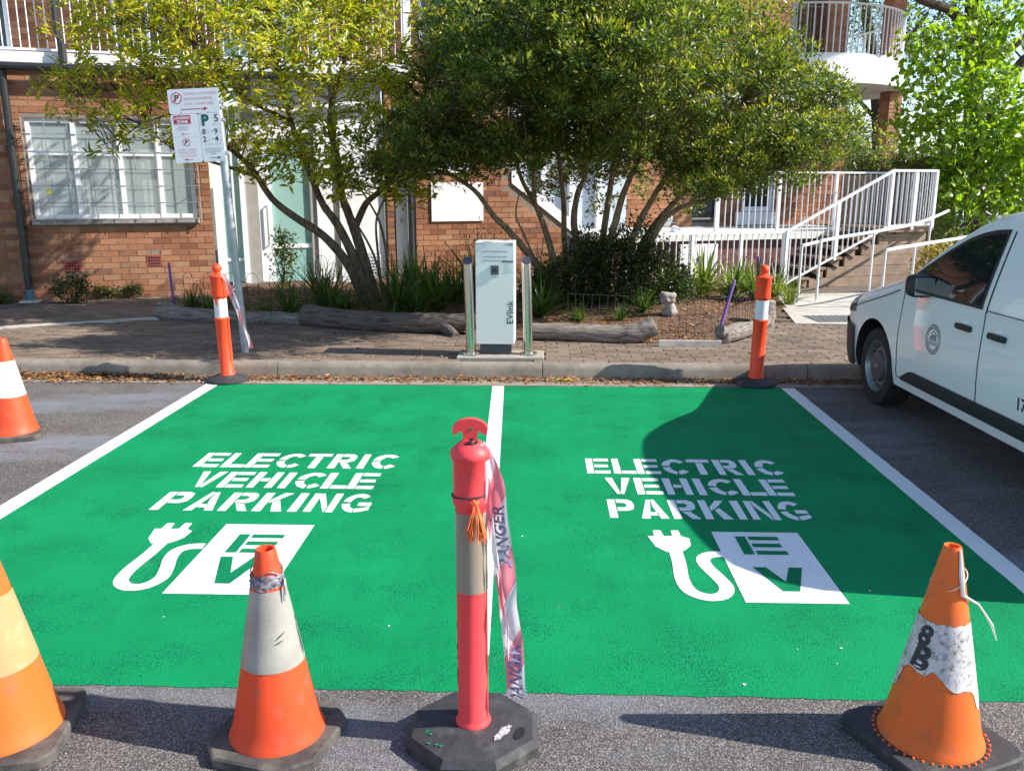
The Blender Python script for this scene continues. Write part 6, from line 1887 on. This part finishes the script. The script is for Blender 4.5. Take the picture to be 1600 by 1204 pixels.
bush('dry_yellow_plant', 'straw yellow plant beside the ramp above the van bonnet', (q[0], q[1], .25), [(q[0], q[1], .55, .35, .25, .3)], 90, [(.40, .28, .10), (.30, .22, .08), (.20, .17, .05)], .10, 8, .06, asp=.25)

# ---- strappy plants: four blade meshes, every clump an object
def strappy(nb, L_, w, droop, pal, seed):
    rg = np.random.default_rng(seed)
    V_, F_, C_ = [], [], []
    for i in range(nb):
        a = rg.uniform(0, 6.283); l_ = L_*rg.uniform(.6, 1.15); lean = rg.uniform(.15, .95); dr = droop*rg.uniform(.6, 1.4)
        b0 = np.array([rg.normal(0, .03), rg.normal(0, .03), 0])
        dxy = np.array([math.cos(a), math.sin(a), 0]); sd = np.array([-math.sin(a), math.cos(a), 0])
        base_i = len(V_)
        K = 6
        for k in range(K + 1):
            t = k/K
            p = b0 + dxy*(l_*lean*t*(1 + .25*t)) + np.array([0, 0, l_*(t*math.sqrt(max(.05, 1 - lean*lean*.8)) - dr*lean*t*t)])
            ww = w*(.55 + .9*t if t < .4 else (1.05 - t)*1.45)*.5
            V_ += [p - sd*ww + np.array([0, 0, ww*.5]), p, p + sd*ww + np.array([0, 0, ww*.5])]
        c = np.array(pal[rg.integers(len(pal))])*rg.uniform(.75, 1.25)
        for k in range(K):
            o_ = base_i + k*3
            F_ += [(o_, o_+1, o_+4, o_+3), (o_+1, o_+2, o_+5, o_+4)]; C_ += [c, c]
    return np_mesh('blades', np.array(V_), np.array(F_), M['leaf'], np.array(C_))
GRN = [(.045, .095, .018), (.07, .13, .022), (.03, .065, .016), (.12, .18, .03)]
VAR = [(.12, .19, .04), (.30, .33, .13), (.20, .26, .07), (.08, .14, .03)]
YEL = [(.15, .20, .03), (.24, .26, .04), (.10, .16, .03)]
SM = {'a': [strappy(85, .56, .027, .45, GRN, s) for s in (1, 2)], 'b': [strappy(46, .66, .045, .35, VAR, s) for s in (3, 4)], 'y': [strappy(120, .38, .010, .4, YEL, 5)], 's': [strappy(75, .80, .024, .25, GRN, 6)]}
CL = [ # px, py, Y, kind, scale, label
 (330, 470, 10.6, 'a', .75, 'strappy green clump behind the left kerb bollard'),
 (300, 470, 10.75, 'a', .7, 'strappy green clump next to the left purple stake'),
 (375, 478, 10.4, 'a', .6, 'low strappy clump right behind the sign pole'),
 (415, 478, 10.3, 'a', .65, 'low strappy clump in front of the white door frame'),
 (450, 470, 10.5, 's', .8, 'spiky strappy clump in front of the mint glass door'),
 (480, 480, 10.3, 'a', .7, 'strappy clump behind the gap between the two left logs'),
 (515, 470, 10.6, 's', .95, 'tall spiky clump left of the left tree foot'),
 (540, 480, 10.3, 'a', .75, 'strappy clump directly in front of the left tree foot'),
 (500, 462, 11.3, 's', .9, 'spiky clump behind the leaning left stem'),
 (620, 470, 10.6, 's', 1.0, 'spiky clump just right of the left tree foot'),
 (650, 482, 10.4, 'a', .95, 'arching strappy clump in front of the black downpipe'),
 (612, 492, 10.1, 'a', .5, 'small pale clump behind the long dark log'),
 (685, 470, 10.8, 's', 1.0, 'spiky clump below the corner of the white board'),
 (668, 455, 11.6, 's', 1.0, 'spiky clump at the foot of the shaded brick pier'),
 (715, 462, 11.2, 's', 1.0, 'spiky clump left of the left steel post'),
 (640, 450, 11.8, 's', 1.0, 'dark spiky clump in front of the white pilaster'),
 (742, 440, 12.0, 's', 1.05, 'spiky clump rising behind the left steel post'),
 (845, 470, 10.2, 'a', .95, 'dark strappy clump right of the charger'),
 (838, 450, 11.0, 's', 1.0, 'spiky clump behind the right steel post'),
 (868, 420, 11.9, 'a', 1.1, 'bright strappy clump behind the low leaning stem of the right tree'),
 (1005, 480, 10.6, 'a', .7, 'strappy clump left of the weathered ornament'),
 (1060, 455, 11.4, 'a', .95, 'lime strappy clump right of the dark shrub'),
 (1098, 445, 11.9, 'b', 1.05, 'large pale striped rosette in front of the white cabinet'),
 (1145, 455, 11.6, 'b', .9, 'striped rosette between the purple stake and the white fence'),
 (1180, 462, 11.4, 'b', .85, 'striped rosette left of the right kerb bollard'),
 (1160, 440, 12.3, 'a', .9, 'strappy clump at the foot of the white picket fence'),
 (1212, 462, 11.5, 'b', .7, 'striped rosette right of the right kerb bollard'),
 (1232, 480, 11.1, 'y', 1.05, 'fine yellow green grass tuft beside the ramp posts'),
 (1040, 440, 12.2, 'b', .9, 'striped rosette behind the dark shrub by the fence'),
 (905, 490, 10.0, 'a', .5, 'low strappy clump in the shade under the right tree'),
 (970, 492, 10.2, 'a', .45, 'low bright clump in front of the dark shrub'),
]
PL = [(-4.103,10.6,0.351),(-4.407,10.75,0.33),(-3.674,10.4,0.316),(-3.325,10.3,0.331),(-3.107,10.5,0.368),(-2.819,10.3,0.318),(-2.616,10.6,0.357),(-2.351,10.3,0.32),(-2.913,11.3,0.333),(-1.778,10.6,0.361),(-1.513,10.4,0.294),(-1.76,10.1,0.259),(-1.285,10.8,0.337),(-1.525,11.6,0.362),(-1.081,11.2,0.353),(-1.797,11.8,0.381),(-0.914,12.0,0.45),(0.003,10.2,0.421),(-0.055,11.0,0.48),(0.202,11.9,0.64),(1.26,10.6,0.295),(1.808,11.4,0.399),(2.215,11.9,0.428),(2.561,11.6,0.378),(2.812,11.4,0.344),(2.842,12.3,0.431),(3.105,11.5,0.333),(3.169,11.1,0.235),(1.751,12.2,0.438),(0.45,10.0,0.299),(0.952,10.2,0.257)]
for (px_, py_, Y_, kind, sc, lab), p in zip(CL, PL):
    ms = SM[kind]
    o = link_mesh('strappy_plant' if kind != 'y' else 'grass_tuft', ms[random.randrange(len(ms))], None, (p[0], p[1], bed_z(p[0], p[1]) - .01), random.uniform(0, 6.28))
    o.scale = (sc*1.02, sc*1.02, sc*random.uniform(.95, 1.15))
    tag(o, lab, 'plant', 'strappy plants in the garden bed')

# ---- a car parked far behind the ramp
fc = empty('parked_car', [(12.56,27.0,0.197)][0][:2] + (0,), R(70), 'white car far away beyond the ramp, half hidden by leaves', 'car')
m_ = MB(); m_.prism([(-2.1, .35), (2.1, .35), (2.1, .85), (1.2, .95), (.6, 1.45), (-1.3, 1.48), (-2.0, .95)], -.85, .85, Matrix(((1,0,0,0),(0,0,1,0),(0,1,0,0),(0,0,0,1)))); m_.build('body', M['car_paint'], fc)
m_ = MB()
for s_ in (-1, 1): m_.poly([(1.05, s_*.856, .97), (.55, s_*.856, 1.38), (-1.2, s_*.856, 1.40), (-1.75, s_*.856, .97)])
m_.build('windows', M['car_glass'], fc)
for x in (-1.3, 1.3):
    for s_ in (-1, 1):
        m_ = MB(); m_.lathe([(.32, -.1), (.32, .1)], 16); w_ = m_.build('wheel', M['tyre'], fc); w_.rotation_euler = (R(90), 0, 0); w_.location = (x, s_*.80, .32)
fp_ = empty('garden_wall', [(13.148,29.0,0.942)][0][:2] + (0,), 0, 'pale post and rail fence far beyond the ramp', 'fence')
for i in range(7): MB().box(-3 + i*1.0, -2.88 + i*1.0, -.06, .06, 0, 1.5).build('post', M['rail'], fp_)
for z in (.7, 1.35): MB().box(-3, 3.2, -.03, .03, z, z + .12).build('rail', M['rail'], fp_)
